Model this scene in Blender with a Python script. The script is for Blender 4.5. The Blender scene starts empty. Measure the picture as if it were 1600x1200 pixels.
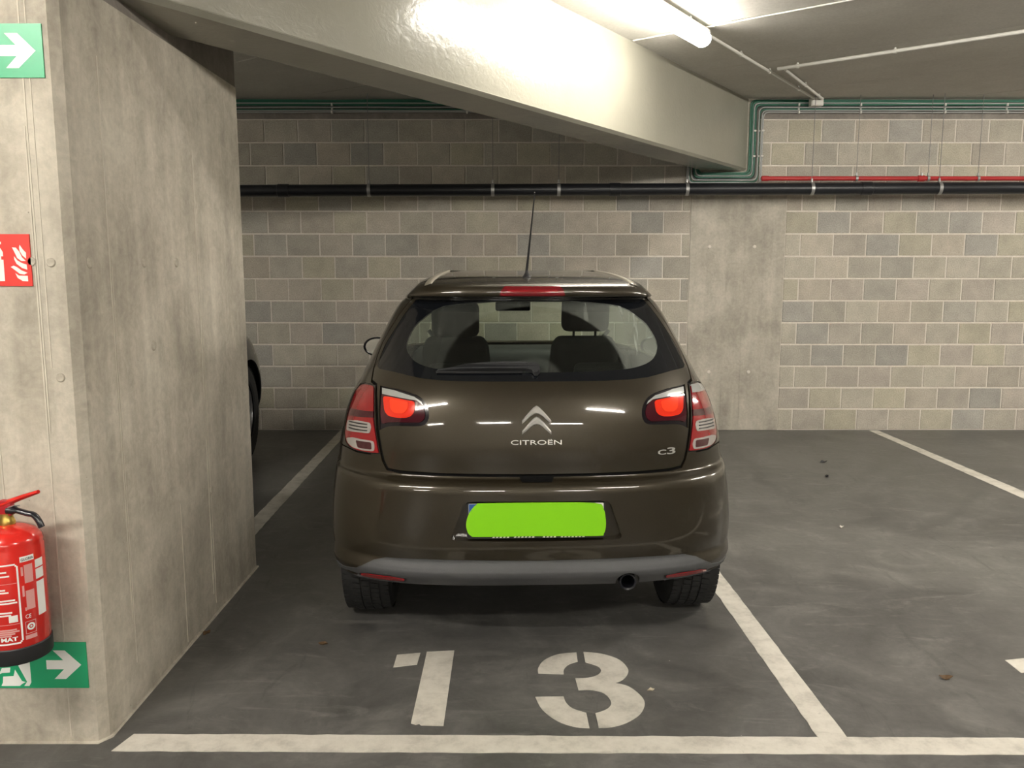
import bpy, bmesh, math, random
import numpy as np
from mathutils import Vector, Matrix
from mathutils.geometry import delaunay_2d_cdt, tessellate_polygon

# ---------------------------------------------------------------- camera, world, exposure
SC = bpy.context.scene
COL = SC.collection
cam_data = bpy.data.cameras.new('camera')
cam_data.sensor_fit = 'HORIZONTAL'
cam_data.sensor_width = 36.0
cam_data.lens = 36.0 * 1300.0 / 1600.0
cam_data.clip_start = 0.05
cam = bpy.data.objects.new('camera', cam_data)
COL.objects.link(cam)
cam.location = (0, 0, 1.49)
cam.rotation_euler = (math.radians(90 - 7.8), 0, 0)
SC.camera = cam
world = bpy.data.worlds.new('world')
SC.world = world
world.use_nodes = True
world.node_tree.nodes['Background'].inputs[0].default_value = (0.010, 0.010, 0.010, 1)
SC.view_settings.view_transform = 'Standard'
SC.view_settings.look = 'None'
SC.view_settings.exposure = 1.5
SC.view_settings.gamma = 1.0
SC.view_settings.use_curve_mapping = False
SC.cycles.max_bounces = 8
SC.cycles.diffuse_bounces = 5
SC.cycles.glossy_bounces = 4
SC.cycles.transparent_max_bounces = 10
LAMP = 60.0                      # emission strength of the unseen fluorescent diffusers; the seen one is dimmed
LAMP_COL = (1.0, 0.945, 0.855, 1)
# fixtures: centre x, y, heading (radians from +x), length
BEAM_DIR = (0.5694, 0.8221)
BEAM_ANG = math.atan2(BEAM_DIR[1], BEAM_DIR[0])
FIXTURES = [
    (1.20 - .77 * BEAM_DIR[0], 5.46 - .77 * BEAM_DIR[1], BEAM_ANG, 1.54),
    (-2.3, 0.45, 0.0, 1.5), (2.3, -0.6, 0.0, 1.5), (4.1, 3.4, BEAM_ANG, 1.5),  # last one is unseen, added to brighten the right wall and ceiling
    (-4.6, -5.0, 0.0, 1.5), (-0.6, -5.2, 0.0, 1.5), (2.2, -6.4, 0.0, 1.5), (7.0, 5.6, BEAM_ANG, 1.5),  # the far right one is an unseen extra for light on the right
    (-5.2, 5.4, BEAM_ANG, 1.5),
]
R = random.Random(13)

# ---------------------------------------------------------------- helpers
def new_mat(name):
    m = bpy.data.materials.new(name); m.use_nodes = True
    nt = m.node_tree
    return m, nt, nt.nodes['Principled BSDF']
def principled(name, col, rough=.5, metal=0.0, coat=0.0, spec=.5, emit=None, strength=0, noise=0, nscale=20, bump=0, bscale=60):
    m, nt, b = new_mat(name)
    b.inputs['Base Color'].default_value = (*col, 1)
    b.inputs['Roughness'].default_value = rough
    b.inputs['Metallic'].default_value = metal
    b.inputs['Coat Weight'].default_value = coat
    b.inputs['Coat Roughness'].default_value = .03
    b.inputs['Specular IOR Level'].default_value = spec
    if emit:
        b.inputs['Emission Color'].default_value = emit
        b.inputs['Emission Strength'].default_value = strength
    tc = nt.nodes.new('ShaderNodeTexCoord')
    if noise:
        n = nt.nodes.new('ShaderNodeTexNoise'); n.inputs['Scale'].default_value = nscale; n.inputs['Detail'].default_value = 4
        nt.links.new(tc.outputs['Object'], n.inputs['Vector'])
        r = nt.nodes.new('ShaderNodeMapRange'); r.inputs['To Min'].default_value = 1 - noise; r.inputs['To Max'].default_value = 1 + noise
        nt.links.new(n.outputs['Fac'], r.inputs['Value'])
        v = nt.nodes.new('ShaderNodeMix'); v.data_type = 'RGBA'; v.blend_type = 'MULTIPLY'; v.inputs['Factor'].default_value = 1
        v.inputs['A'].default_value = (*col, 1)
        nt.links.new(r.outputs['Result'], v.inputs['B']); nt.links.new(v.outputs['Result'], b.inputs['Base Color'])
    if bump:
        n = nt.nodes.new('ShaderNodeTexNoise'); n.inputs['Scale'].default_value = bscale; n.inputs['Detail'].default_value = 5
        nt.links.new(tc.outputs['Object'], n.inputs['Vector'])
        bp = nt.nodes.new('ShaderNodeBump'); bp.inputs['Strength'].default_value = bump; bp.inputs['Distance'].default_value = .01
        nt.links.new(n.outputs['Fac'], bp.inputs['Height']); nt.links.new(bp.outputs['Normal'], b.inputs['Normal'])
    return m
class NB:
    """small node-graph builder"""
    def __init__(s, nt): s.nt = nt
    def node(s, t, **k):
        n = s.nt.nodes.new(t)
        for a, v in k.items(): setattr(n, a, v)
        return n
    def link(s, a, b): s.nt.links.new(a, b)
    def coord(s, out='Object', scale=(1, 1, 1), rot=(0, 0, 0)):
        tc = s.node('ShaderNodeTexCoord'); mp = s.node('ShaderNodeMapping')
        mp.inputs['Scale'].default_value = scale; mp.inputs['Rotation'].default_value = rot
        s.link(tc.outputs[out], mp.inputs['Vector']); return mp.outputs['Vector']
    def noise(s, vec, scale, detail=5, rough=.55, dist=0):
        n = s.node('ShaderNodeTexNoise'); n.inputs['Scale'].default_value = scale; n.inputs['Detail'].default_value = detail
        n.inputs['Roughness'].default_value = rough; n.inputs['Distortion'].default_value = dist
        s.link(vec, n.inputs['Vector']); return n.outputs['Fac']
    def ramp(s, fac, stops):
        r = s.node('ShaderNodeValToRGB'); e = r.color_ramp.elements
        while len(e) < len(stops): e.new(.5)
        for el, (p, c) in zip(e, stops): el.position = p; el.color = (*c, 1) if len(c) == 3 else c
        s.link(fac, r.inputs['Fac']); return r.outputs['Color']
    def mix(s, fac, a, b, mode='MIX'):
        m = s.node('ShaderNodeMix', data_type='RGBA', blend_type=mode)
        for key, v in (('Factor', fac), ('A', a), ('B', b)):
            if hasattr(v, 'links') or hasattr(v, 'is_output'): s.link(v, m.inputs[key])
            elif isinstance(v, (int, float)): m.inputs[key].default_value = v
            else: m.inputs[key].default_value = (*v, 1)
        return m.outputs['Result']
    def math(s, op, a, b=0, c=None):
        m = s.node('ShaderNodeMath', operation=op)
        for i, v in enumerate((a, b, c)):
            if v is None: continue
            if isinstance(v, (int, float)): m.inputs[i].default_value = v
            else: s.link(v, m.inputs[i])
        return m.outputs[0]
    def bump(s, h, strength, dist=.01, normal=None):
        b = s.node('ShaderNodeBump'); b.inputs['Strength'].default_value = strength; b.inputs['Distance'].default_value = dist
        s.link(h, b.inputs['Height'])
        if normal is not None: s.link(normal, b.inputs['Normal'])
        return b.outputs['Normal']
G = lambda v: (v, v, v)

def obj(name, mesh, mat=None, parent=None, loc=None, rot=None):
    o = bpy.data.objects.new(name, mesh); COL.objects.link(o)
    if mat is not None and mesh is not None and len(mesh.materials) == 0: mesh.materials.append(mat)
    if parent is not None: o.parent = parent
    if loc is not None: o.location = loc
    if rot is not None: o.rotation_euler = rot
    return o
def empty(name, loc=(0, 0, 0), rotz=0):
    o = bpy.data.objects.new(name, None); COL.objects.link(o); o.location = loc; o.rotation_euler = (0, 0, rotz)
    o.empty_display_size = .1
    return o
def tag(o, label=None, category=None, group=None, kind=None):
    if label: o['label'] = label
    if category: o['category'] = category
    if group: o['group'] = group
    if kind: o['kind'] = kind
    return o
def struct(o, label=None): return tag(o, label=label, kind='structure')
def mesh_of(bm, name='mesh', smooth=False):
    bmesh.ops.recalc_face_normals(bm, faces=bm.faces)
    me = bpy.data.meshes.new(name); bm.to_mesh(me); bm.free()
    if smooth:
        for p in me.polygons: p.use_smooth = True
    return me
def smooth_by_angle(me, deg=35):
    """shade smooth, marking the sharp edges"""
    bm = bmesh.new(); bm.from_mesh(me)
    for f in bm.faces: f.smooth = True
    for e in bm.edges:
        if len(e.link_faces) == 2 and e.calc_face_angle(0) > math.radians(deg): e.smooth = False
    bm.to_mesh(me); bm.free(); return me
def box_bm(bm, lo, hi, bevel=0, seg=2):
    b2 = bmesh.new(); bmesh.ops.create_cube(b2, size=1)
    for v in b2.verts:
        v.co = Vector([(lo[i] + hi[i]) / 2 + v.co[i] * (hi[i] - lo[i]) for i in range(3)])
    if bevel: bmesh.ops.bevel(b2, geom=b2.edges[:], offset=bevel, segments=seg, profile=.6, affect='EDGES')
    me = bpy.data.meshes.new('t'); b2.to_mesh(me); b2.free(); bm.from_mesh(me); bpy.data.meshes.remove(me); return bm
def box(lo, hi, bevel=0, seg=2):
    me = mesh_of(box_bm(bmesh.new(), lo, hi, bevel, seg), 'box')
    return smooth_by_angle(me, 40) if bevel else me
def prism(pts, frame, t0, t1):
    """closed polygon pts (a, b) extruded from t0 to t1; frame(a, b, t) gives the 3-D point"""
    bm = bmesh.new()
    lo = [bm.verts.new(frame(a, b, t0)) for a, b in pts]; hi = [bm.verts.new(frame(a, b, t1)) for a, b in pts]
    tris = tessellate_polygon([[Vector((a, b, 0)) for a, b in pts]])
    for t in tris:
        try: bm.faces.new([lo[i] for i in t]); bm.faces.new([hi[i] for i in t])
        except ValueError: pass
    n = len(pts)
    for i in range(n): bm.faces.new((lo[i], lo[(i + 1) % n], hi[(i + 1) % n], hi[i]))
    return mesh_of(bm, 'prism')
def tube_bm(bm, path, r, seg=10, cap=True):
    path = [Vector(p) for p in path]; rr = r if isinstance(r, (list, tuple)) else [r] * len(path)
    rings = []; up = None
    for i, p in enumerate(path):
        d = (path[min(i + 1, len(path) - 1)] - path[max(i - 1, 0)]).normalized()
        if up is None:
            up = Vector((0, 0, 1)) if abs(d.z) < .9 else Vector((1, 0, 0))
        a = d.cross(up).normalized(); up = a.cross(d).normalized()
        rings.append([bm.verts.new(p + (a * math.cos(2 * math.pi * k / seg) + up * math.sin(2 * math.pi * k / seg)) * rr[i]) for k in range(seg)])
    for A, B in zip(rings, rings[1:]):
        for k in range(seg): bm.faces.new((A[k], A[(k + 1) % seg], B[(k + 1) % seg], B[k]))
    if cap: bm.faces.new(rings[0][::-1]); bm.faces.new(rings[-1])
    return bm
def tube(path, r, seg=10): return smooth_by_angle(mesh_of(tube_bm(bmesh.new(), path, r, seg), 'tube'), 50)
def lathe(profile, seg=32, axis='Z', a0=0, a1=2 * math.pi):
    """profile of (radius, height)"""
    bm = bmesh.new(); rings = []; full = abs(a1 - a0 - 2 * math.pi) < 1e-6; n = seg if full else seg + 1
    for k in range(n):
        a = a0 + (a1 - a0) * k / seg; c, s = math.cos(a), math.sin(a); ring = []
        for r, h in profile:
            ring.append(bm.verts.new((r * c, r * s, h) if axis == 'Z' else (h, r * c, r * s)))
        rings.append(ring)
    for k in range(seg):
        A, B = rings[k], rings[(k + 1) % n]
        for i in range(len(profile) - 1): bm.faces.new((A[i], A[i + 1], B[i + 1], B[i]))
    bmesh.ops.remove_doubles(bm, verts=bm.verts, dist=1e-6)
    return smooth_by_angle(mesh_of(bm, 'lathe'), 38)
def rounded(pts, r, n=5):
    """3-D polyline with rounded corners"""
    pts = [Vector(p) for p in pts]; out = [pts[0]]
    for a, b, c in zip(pts, pts[1:], pts[2:]):
        d0 = (a - b); d1 = (c - b); q = min(r, d0.length * .49, d1.length * .49)
        p0 = b + d0.normalized() * q; p1 = b + d1.normalized() * q
        for i in range(n + 1):
            t = i / n; out.append(p0 * (1 - t) ** 2 + b * 2 * t * (1 - t) + p1 * t * t)
    out.append(pts[-1]); return out
def round_poly(pts, r, n=4):
    out = []; N = len(pts)
    for i in range(N):
        a, b, c = Vector(pts[i - 1]), Vector(pts[i]), Vector(pts[(i + 1) % N])
        d0, d1 = a - b, c - b; q = min(r, d0.length * .45, d1.length * .45)
        p0 = b + d0.normalized() * q; p1 = b + d1.normalized() * q
        for k in range(n + 1):
            t = k / n; v = p0 * (1 - t) ** 2 + b * 2 * t * (1 - t) + p1 * t * t; out.append((v.x, v.y))
    return out
def smooth_poly(pts, n=4, closed=True):
    """Catmull-Rom through the points"""
    N = len(pts); out = []
    rng = range(N) if closed else range(N - 1)
    for i in rng:
        if closed: p0, p1, p2, p3 = (np.array(pts[(i + k) % N], float) for k in (-1, 0, 1, 2))
        else: p0, p1, p2, p3 = (np.array(pts[min(max(i + k, 0), N - 1)], float) for k in (-1, 0, 1, 2))
        for k in range(n):
            t = k / n
            out.append(tuple(.5 * ((2 * p1) + (-p0 + p2) * t + (2 * p0 - 5 * p1 + 4 * p2 - p3) * t * t + (-p0 + 3 * p1 - 3 * p2 + p3) * t ** 3)))
    if not closed: out.append(tuple(pts[-1]))
    return out
def text_mesh(s, size=1.0, depth=0.0, sx=1.0, bold=0.0):
    cu = bpy.data.curves.new('t', 'FONT'); cu.body = s; cu.size = size; cu.extrude = depth; cu.offset = bold; cu.resolution_u = 4
    cu.align_x = 'CENTER'
    o = bpy.data.objects.new('t', cu); COL.objects.link(o)
    dg = bpy.context.evaluated_depsgraph_get(); dg.update()
    me = bpy.data.meshes.new_from_object(o.evaluated_get(dg))
    bpy.data.objects.remove(o); bpy.data.curves.remove(cu); me.materials.clear()
    for v in me.vertices: v.co.x *= sx
    return me

# ---------------------------------------------------------------- materials of the place
def concrete(name, lo, mid, hi, streak=(6, 6, .5), scale=3.0, rough=.75, bump=.25, fine=45):
    m, nt, b = new_mat(name); k = NB(nt)
    v = k.coord('Object'); vs = k.coord('Object', scale=streak)
    a = k.noise(v, scale, 8, .62, .3); s = k.noise(vs, 2.2, 6, .6); f = k.noise(v, fine, 6, .7)
    c = k.ramp(a, [(.34, lo), (.5, mid), (.66, hi)])
    blot = k.noise(v, scale * 4.5, 6, .7, 1.5)
    c = k.mix(.28, c, k.ramp(blot, [(.36, lo), (.5, mid), (.62, hi)]))
    c = k.mix(.30, c, k.ramp(s, [(.32, lo), (.52, mid), (.68, hi)]))
    c = k.mix(.28, c, k.ramp(f, [(.35, G(.60)), (.6, G(1.0)), (.75, G(1.12))]), 'MULTIPLY')
    pit = k.node('ShaderNodeTexVoronoi'); pit.inputs['Scale'].default_value = 26; k.link(v, pit.inputs['Vector'])
    pm = k.ramp(pit.outputs['Distance'], [(.03, G(.45)), (.075, G(1))])
    gate = k.ramp(k.noise(v, 5.5, 3), [(.55, G(0)), (.66, G(1))])
    c = k.mix(gate, c, k.mix(1.0, c, pm, 'MULTIPLY'))
    k.link(c, b.inputs['Base Color']); b.inputs['Roughness'].default_value = rough; b.inputs['Specular IOR Level'].default_value = .35
    h = k.math('ADD', k.math('MULTIPLY', f, .5), k.math('MULTIPLY', a, .8))
    k.link(k.bump(h, bump, .012), b.inputs['Normal'])
    return m
M = {}
M['pillar'] = concrete('pillar_concrete', (.27, .245, .200), (.45, .41, .335), (.64, .595, .50), scale=2.4)
M['column'] = concrete('column_concrete', (.27, .25, .21), (.43, .40, .335), (.60, .56, .48), streak=(5, 5, .6), scale=2.6)
M['ridge'] = principled('pale_form_ridge', (.53, .49, .41), .8, noise=.25, nscale=12)
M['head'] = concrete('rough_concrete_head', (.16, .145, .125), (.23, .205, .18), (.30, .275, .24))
M['ceiling'] = concrete('ceiling_concrete', (.50, .48, .435), (.57, .55, .50), (.64, .62, .57), streak=(1, 1, 1), scale=1.2, rough=.8, bump=.10)
M['plain'] = concrete('far_wall_concrete', (.30, .28, .24), (.38, .36, .31), (.46, .43, .37))

def floor_material():
    m, nt, b = new_mat('polished_floor'); k = NB(nt)
    v = k.coord('Object'); w = k.coord('Object', scale=(1, 1.0, 1))
    big = k.noise(v, .75, 8, .62, 1.4); mid = k.noise(v, 2.4, 10, .68, 1.8); fine = k.noise(v, 28, 6, .7); scuff = k.noise(k.coord('Object', scale=(.8, 2.6, 1), rot=(0, 0, .5)), 2.6, 9, .76, 2.0)
    drag = k.noise(k.coord('Object', scale=(2.4, .7, 1), rot=(0, 0, .35)), 3.4, 9, .72, 1.6)
    c = k.ramp(big, [(.34, (.066, .064, .060)), (.5, (.106, .103, .096)), (.66, (.165, .160, .148))])
    c = k.mix(.50, c, k.ramp(mid, [(.34, (.050, .049, .046)), (.52, (.108, .105, .098)), (.70, (.215, .208, .192))]))
    c = k.mix(k.ramp(scuff, [(.55, G(0)), (.72, G(.60))]), c, (.235, .228, .210))
    c = k.mix(k.ramp(drag, [(.57, G(0)), (.72, G(.62))]), c, (.048, .047, .044))
    c = k.mix(.45, c, k.ramp(fine, [(.3, G(.70)), (.7, G(1.25))]), 'MULTIPLY')
    sp = k.node('ShaderNodeTexVoronoi'); sp.inputs['Scale'].default_value = 9; k.link(v, sp.inputs['Vector'])
    spots = k.ramp(sp.outputs['Distance'], [(.018, G(1)), (.030, G(0))])
    gate = k.ramp(k.noise(v, 3.7, 2), [(.56, G(0)), (.60, G(.8))])
    c = k.mix(k.mix(1.0, spots, gate, 'MULTIPLY'), c, (0.5376, 0.5120, 0.4608))
    k.link(c, b.inputs['Base Color'])
    r = k.math('MULTIPLY_ADD', mid, .30, .26); k.link(r, b.inputs['Roughness'])
    b.inputs['Specular IOR Level'].default_value = .45
    k.link(k.bump(k.math('ADD', fine, k.math('MULTIPLY', mid, 2.0)), .06, .01), b.inputs['Normal'])
    return m
M['floor'] = floor_material()
def line_paint():
    m, nt, b = new_mat('line_paint'); k = NB(nt); v = k.coord('Object')
    c = k.ramp(k.noise(v, 9, 8, .7), [(.32, (.40, .378, .33)), (.5, (.57, .54, .475)), (.7, (.66, .63, .56))])
    wear = k.ramp(k.noise(v, 38, 5, .75), [(.66, G(0)), (.78, G(.7))])
    c = k.mix(wear, c, (.20, .19, .165))
    c = k.mix(k.ramp(k.noise(k.coord('Object', scale=(1, 7, 1), rot=(0, 0, .7)), 2.5, 5, .7), [(.60, G(0)), (.70, G(.38))]), c, (.28, .26, .22))
    k.link(c, b.inputs['Base Color']); b.inputs['Roughness'].default_value = .6
    k.link(k.bump(k.noise(v, 60, 4), .2, .004), b.inputs['Normal'])
    return m
M['line'] = line_paint()
def block_material():
    m, nt, b = new_mat('concrete_block'); k = NB(nt); v = k.coord('Object')
    oi = k.node('ShaderNodeObjectInfo')
    off = k.node('ShaderNodeVectorMath', operation='ADD'); k.link(v, off.inputs[0])
    cx = k.node('ShaderNodeCombineXYZ'); k.link(k.math('MULTIPLY', oi.outputs['Random'], 37.0), cx.inputs[0]); k.link(k.math('MULTIPLY', oi.outputs['Random'], 11.0), cx.inputs[2]); k.link(cx.outputs[0], off.inputs[1])
    f = k.noise(off.outputs[0], 95, 4, .75); g = k.noise(off.outputs[0], 6, 4, .6)
    c = k.mix(1.0, oi.outputs['Color'], k.ramp(f, [(.30, G(.72)), (.52, G(1.0)), (.72, G(1.22))]), 'MULTIPLY')
    c = k.mix(1.0, c, k.ramp(g, [(.3, G(.88)), (.7, G(1.12))]), 'MULTIPLY')
    k.link(c, b.inputs['Base Color']); b.inputs['Roughness'].default_value = .92; b.inputs['Specular IOR Level'].default_value = .2
    k.link(k.bump(f, .35, .006), b.inputs['Normal'])
    return m
M['block'] = block_material()
M['mortar'] = principled('mortar', (.64, .60, .535), .95, noise=.18, nscale=30, bump=.3, bscale=80, spec=.2)
def beam_material():
    m, nt, b = new_mat('cream_gloss_paint'); k = NB(nt); v = k.coord('Object')
    c = k.ramp(k.noise(v, 1.6, 5), [(.3, (.245, .235, .190)), (.7, (.28, .269, .22))])
    k.link(c, b.inputs['Base Color']); b.inputs['Roughness'].default_value = .20; b.inputs['Specular IOR Level'].default_value = .5
    h = k.math('ADD', k.noise(k.coord('Object', scale=(1, 1, 1.4)), 17, 4, .6, 1.1), k.math('MULTIPLY', k.noise(v, 60, 3), .25))
    k.link(k.bump(h, .13, .012), b.inputs['Normal'])
    return m
M['beam'] = beam_material()
M['black_pipe'] = principled('black_pipe', (.010, .011, .014), .38, noise=.2)
M['red_pipe'] = principled('red_pipe', (.42, .028, .030), .35)
M['zinc'] = principled('zinc', (.42, .42, .41), .42, .7)
M['rod'] = principled('dull_rod', (.20, .20, .195), .6, .3)
M['white_plastic'] = principled('white_plastic', (.66, .65, .60), .45)
M['green_cable'] = principled('green_cable', (.030, .15, .095), .45)
M['grey_cable'] = principled('grey_cable', (.36, .37, .36), .45)
M['dark_cable'] = principled('dark_cable', (.05, .06, .06), .5)
M['lamp'] = principled('lamp_diffuser', (.9, .9, .88), .4, emit=LAMP_COL, strength=LAMP)
M['lamp_dim'] = principled('dimmed_lamp_diffuser', (.9, .9, .88), .4, emit=LAMP_COL, strength=LAMP * .44)  # same kind of lamp, dimmed so the beam beside it burns out less
M['housing'] = principled('lamp_housing', (.55, .55, .53), .5)
M['sign_green'] = principled('sign_green', (.012, .34, .145), .35)
M['sign_white'] = principled('sign_white', (.78, .78, .74), .4)
M['sign_red'] = principled('sign_red', (.66, .045, .035), .35)
M['ext_red'] = principled('extinguisher_red', (.58, .018, .012), .22, coat=.6)
M['ext_dark_red'] = principled('extinguisher_label_red', (.36, .012, .020), .35)
M['pink'] = principled('faded_label_print', (.62, .30, .28), .5)
M['black_rubber'] = principled('black_rubber', (.012, .012, .013), .55)
M['black_gloss'] = principled('black_gloss_plastic', (.012, .012, .016), .2)
M['brass'] = principled('brass', (.55, .38, .10), .35, .9)
M['leaf'] = principled('dead_leaf', (.10, .055, .022), .8, noise=.3)
M['chip'] = principled('pale_chip', (.42, .37, .28), .8, noise=.2)

# ---------------------------------------------------------------- the room
X0, X1, Y0, Y1, ZC, YW = -9.0, 9.0, -8.5, 7.69, 3.0, 7.69
struct(obj('floor', box((X0 - .2, Y0 - .2, -.2), (X1 + .2, Y1 + .2, 0)), M['floor']), 'dark grey polished concrete floor with scuffs')
slab = struct(obj('ceiling', box((X0 - .2, Y0 - .2, ZC + .02), (X1 + .2, Y1 + .2, ZC + .2)), M['ceiling']), 'grey concrete ceiling of wide panels')
struct(obj('wall_left', box((X0 - .2, Y0 - .2, 0), (X0, Y1 + .2, ZC + .02)), M['plain']))
struct(obj('wall_right', box((X1, Y0 - .2, 0), (X1 + .2, Y1 + .2, ZC + .02)), M['plain']))
struct(obj('wall_front', box((X0, Y0 - .2, 0), (X1, Y0, ZC + .02)), M['plain']))

def clip_poly(poly, a, b, c):
    """keep a*x + b*y <= c"""
    out = []
    for i in range(len(poly)):
        p, q = poly[i], poly[(i + 1) % len(poly)]; dp = a * p[0] + b * p[1] - c; dq = a * q[0] + b * q[1] - c
        if dp <= 0: out.append(p)
        if (dp < 0 < dq) or (dq < 0 < dp):
            t = dp / (dp - dq); out.append((p[0] + (q[0] - p[0]) * t, p[1] + (q[1] - p[1]) * t))
    return out
# ceiling panels lie square to the beam; joint lines every 1.1 m along it
s_joint = 2.603 * BEAM_DIR[0] + 7.177 * BEAM_DIR[1]
for i in range(-14, 6):
    lo, hi = s_joint + 1.1 * i + .003, s_joint + 1.1 * (i + 1) - .003
    poly = [(X0, Y0), (X1, Y0), (X1, Y1), (X0, Y1)]
    poly = clip_poly(poly, -BEAM_DIR[0], -BEAM_DIR[1], -lo)
    if poly: poly = clip_poly(poly, BEAM_DIR[0], BEAM_DIR[1], hi)
    if len(poly) >= 3:
        obj('ceiling_panel', prism(poly, lambda a, b, t: (a, b, t), ZC + R.uniform(0, .002), ZC + .02), M['ceiling'], slab)

# back wall: mortar bed with every block laid on it
BW, BH = .300, .2018
def block_mesh(L, cache={}):
    key = round(L, 3)
    if key in cache: return cache[key]
    h = BH - .013; c = .004; d = .06
    bm = bmesh.new()
    def ring(x0, x1, z0, z1, y): return [bm.verts.new(p) for p in ((x0, y, z0), (x1, y, z0), (x1, y, z1), (x0, y, z1))]
    a = ring(c, L - c, c, h - c, 0); b = ring(0, L, 0, h, c); e = ring(0, L, 0, h, d)
    bm.faces.new(a)
    for p, q in ((a, b), (b, e)):
        for i in range(4): bm.faces.new((p[i], p[(i + 1) % 4], q[(i + 1) % 4], q[i]))
    cache[key] = mesh_of(bm, 'block'); cache[key].materials.append(M['block']); return cache[key]
PAL = [(.43, .402, .335), (.42, .392, .325), (.40, .368, .312), (.43, .402, .32), (.41, .378, .325), (.445, .408, .34), (.39, .366, .312), (.385, .366, .318), (.36, .346, .310), (.43, .402, .315), (.42, .382, .33), (.45, .408, .34), (.435, .396, .335), (.42, .392, .33)]
def block_wall(name, x0_, x1, even, odd, label, upper=None):
    w = struct(obj(name, box((x0_, YW + .0045, 0), (x1, YW + .2, ZC + .02)), M['mortar']), label)
    if upper: obj('mortar_bed', box((upper, YW + .0045, 11 * BH), (x0_, YW + .2, ZC + .02)), M['mortar'], w)
    for r in range(14):
        x0 = upper if (upper and r > 10) else x0_
        ph = even if r % 2 == 0 else odd
        n0 = math.floor((x0 - ph) / BW)
        x = ph + n0 * BW
        while x < x1 - .02:
            a, b = max(x, x0) + .005, min(x + BW, x1) - .005
            if b - a > .03:
                o = obj('block', block_mesh(b - a), None, w, (a, YW + R.uniform(-.0015, .0015), r * BH + .0065))
                c = R.choice(PAL); q = R.uniform(.93, 1.07); o.color = (c[0] * q, c[1] * q, c[2] * q, 1)
            x += BW
    return w
block_wall('wall_back', -4.2, 1.622, .046, .180, 'grey concrete block wall behind the brown car')
block_wall('wall_back_right', 2.488, 5.5, .230, .076, 'grey and tan concrete block wall right of the bare concrete column', 2.20)
struct(obj('wall_back_plain', box((X0, YW, 0), (-4.2, YW + .2, ZC + .02)), M['plain']))
struct(obj('wall_back_end', box((5.5, YW, 0), (X1, YW + .2, ZC + .02)), M['plain']))
colm = struct(obj('wall_back_column', box((1.622, YW - .004, 0), (2.488, YW + .2, 11 * BH), .003, 1), M['column']), 'bare concrete column set into the block wall')
obj('column_top', box((1.622, YW - .004, 11 * BH), (2.20, YW + .2, ZC + .02)), M['column'], colm)
for x, z in ((1.80, 1.70), (2.21, 1.70), (1.83, .55), (2.2, .55)):
    obj('form_plug', lathe([(0, -.006), (.014, -.006), (.017, -.002), (.017, .0)], 14), M['mortar'], colm, (x, YW - .004, z), (-math.pi / 2, 0, 0))
for x in (1.79, 1.95, 2.12, 2.30):
    obj('form_line', box((x - .002, YW - .006, .02), (x + .002, YW - .003, 11 * BH)), M['column'], colm)
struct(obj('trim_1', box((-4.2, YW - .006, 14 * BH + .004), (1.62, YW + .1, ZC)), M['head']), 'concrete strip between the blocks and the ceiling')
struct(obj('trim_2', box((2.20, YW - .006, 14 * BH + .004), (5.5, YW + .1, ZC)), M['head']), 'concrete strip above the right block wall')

# concrete pillar, chamfered at its near corner
PX, PYN, PYF = -1.293, 2.47, 4.056
pts = [(-4.6, PYN), (PX - .022, PYN), (PX, PYN + .030), (PX, PYF - .012), (PX - .012, PYF), (-4.6, PYF)]
pil = struct(obj('wall_pillar', prism(pts, lambda a, b, t: (a, b, t), 0, 2.335), M['pillar']), 'wide pale concrete pillar on the left with signs on its front')
hp = [(-4.6, PYN + .004), (PX - .020, PYN + .004), (PX - .006, PYN + .03), (PX - .006, PYF - .004), (-4.6, PYF - .004)]
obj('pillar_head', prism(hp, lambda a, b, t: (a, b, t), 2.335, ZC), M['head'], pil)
def ridge_front(x, z0, z1, w=.004):
    obj('form_ridge', box((x - w / 2, PYN - .0018, z0), (x + w / 2, PYN + .002, z1)), M['ridge'], pil)
def ridge_side(y, z0, z1, w=.005):
    obj('form_ridge', box((PX - .002, y - w / 2, z0), (PX + .002, y + w / 2, z1)), M['ridge'], pil)
ridge_front(-1.394, 1.0, 2.33); ridge_front(-1.401, .02, 1.9); ridge_front(-1.375, 1.2, 2.3, .003); ridge_front(-1.55, .4, 2.3)
ridge_side(2.70, .30, 2.15); ridge_side(2.712, .15, 1.5, .003); ridge_side(3.452, .1, 1.95); ridge_side(3.475, .05, 1.3, .003); ridge_side(3.15, .02, .6, .003)
for y, z in ((3.482, .555), (2.574, 1.513), (2.954, 1.517), (3.236, 1.519), (2.993, 1.22)):
    obj('form_plug', lathe([(0, .005), (.015, .005), (.019, .001), (.019, 0)], 14), M['pillar'], pil, (PX, y, z), (0, math.pi / 2, 0))
for x, z in ((-1.354, 1.512), (-1.41, 1.515), (-1.351, 1.171)):
    obj('form_plug', lathe([(0, .004), (.011, .004), (.014, .001), (.014, 0)], 14), M['pillar'], pil, (x, PYN, z), (math.pi / 2, 0, 0))
# rough mortar fillet where the pillar meets the floor
obj('base_fillet', tube([(-4.6, PYN, -.004), (PX - .02, PYN, -.004), (PX, PYN + .03, -.004), (PX, PYF, -.004)], .012, 6), M['pillar'], pil)

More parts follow.
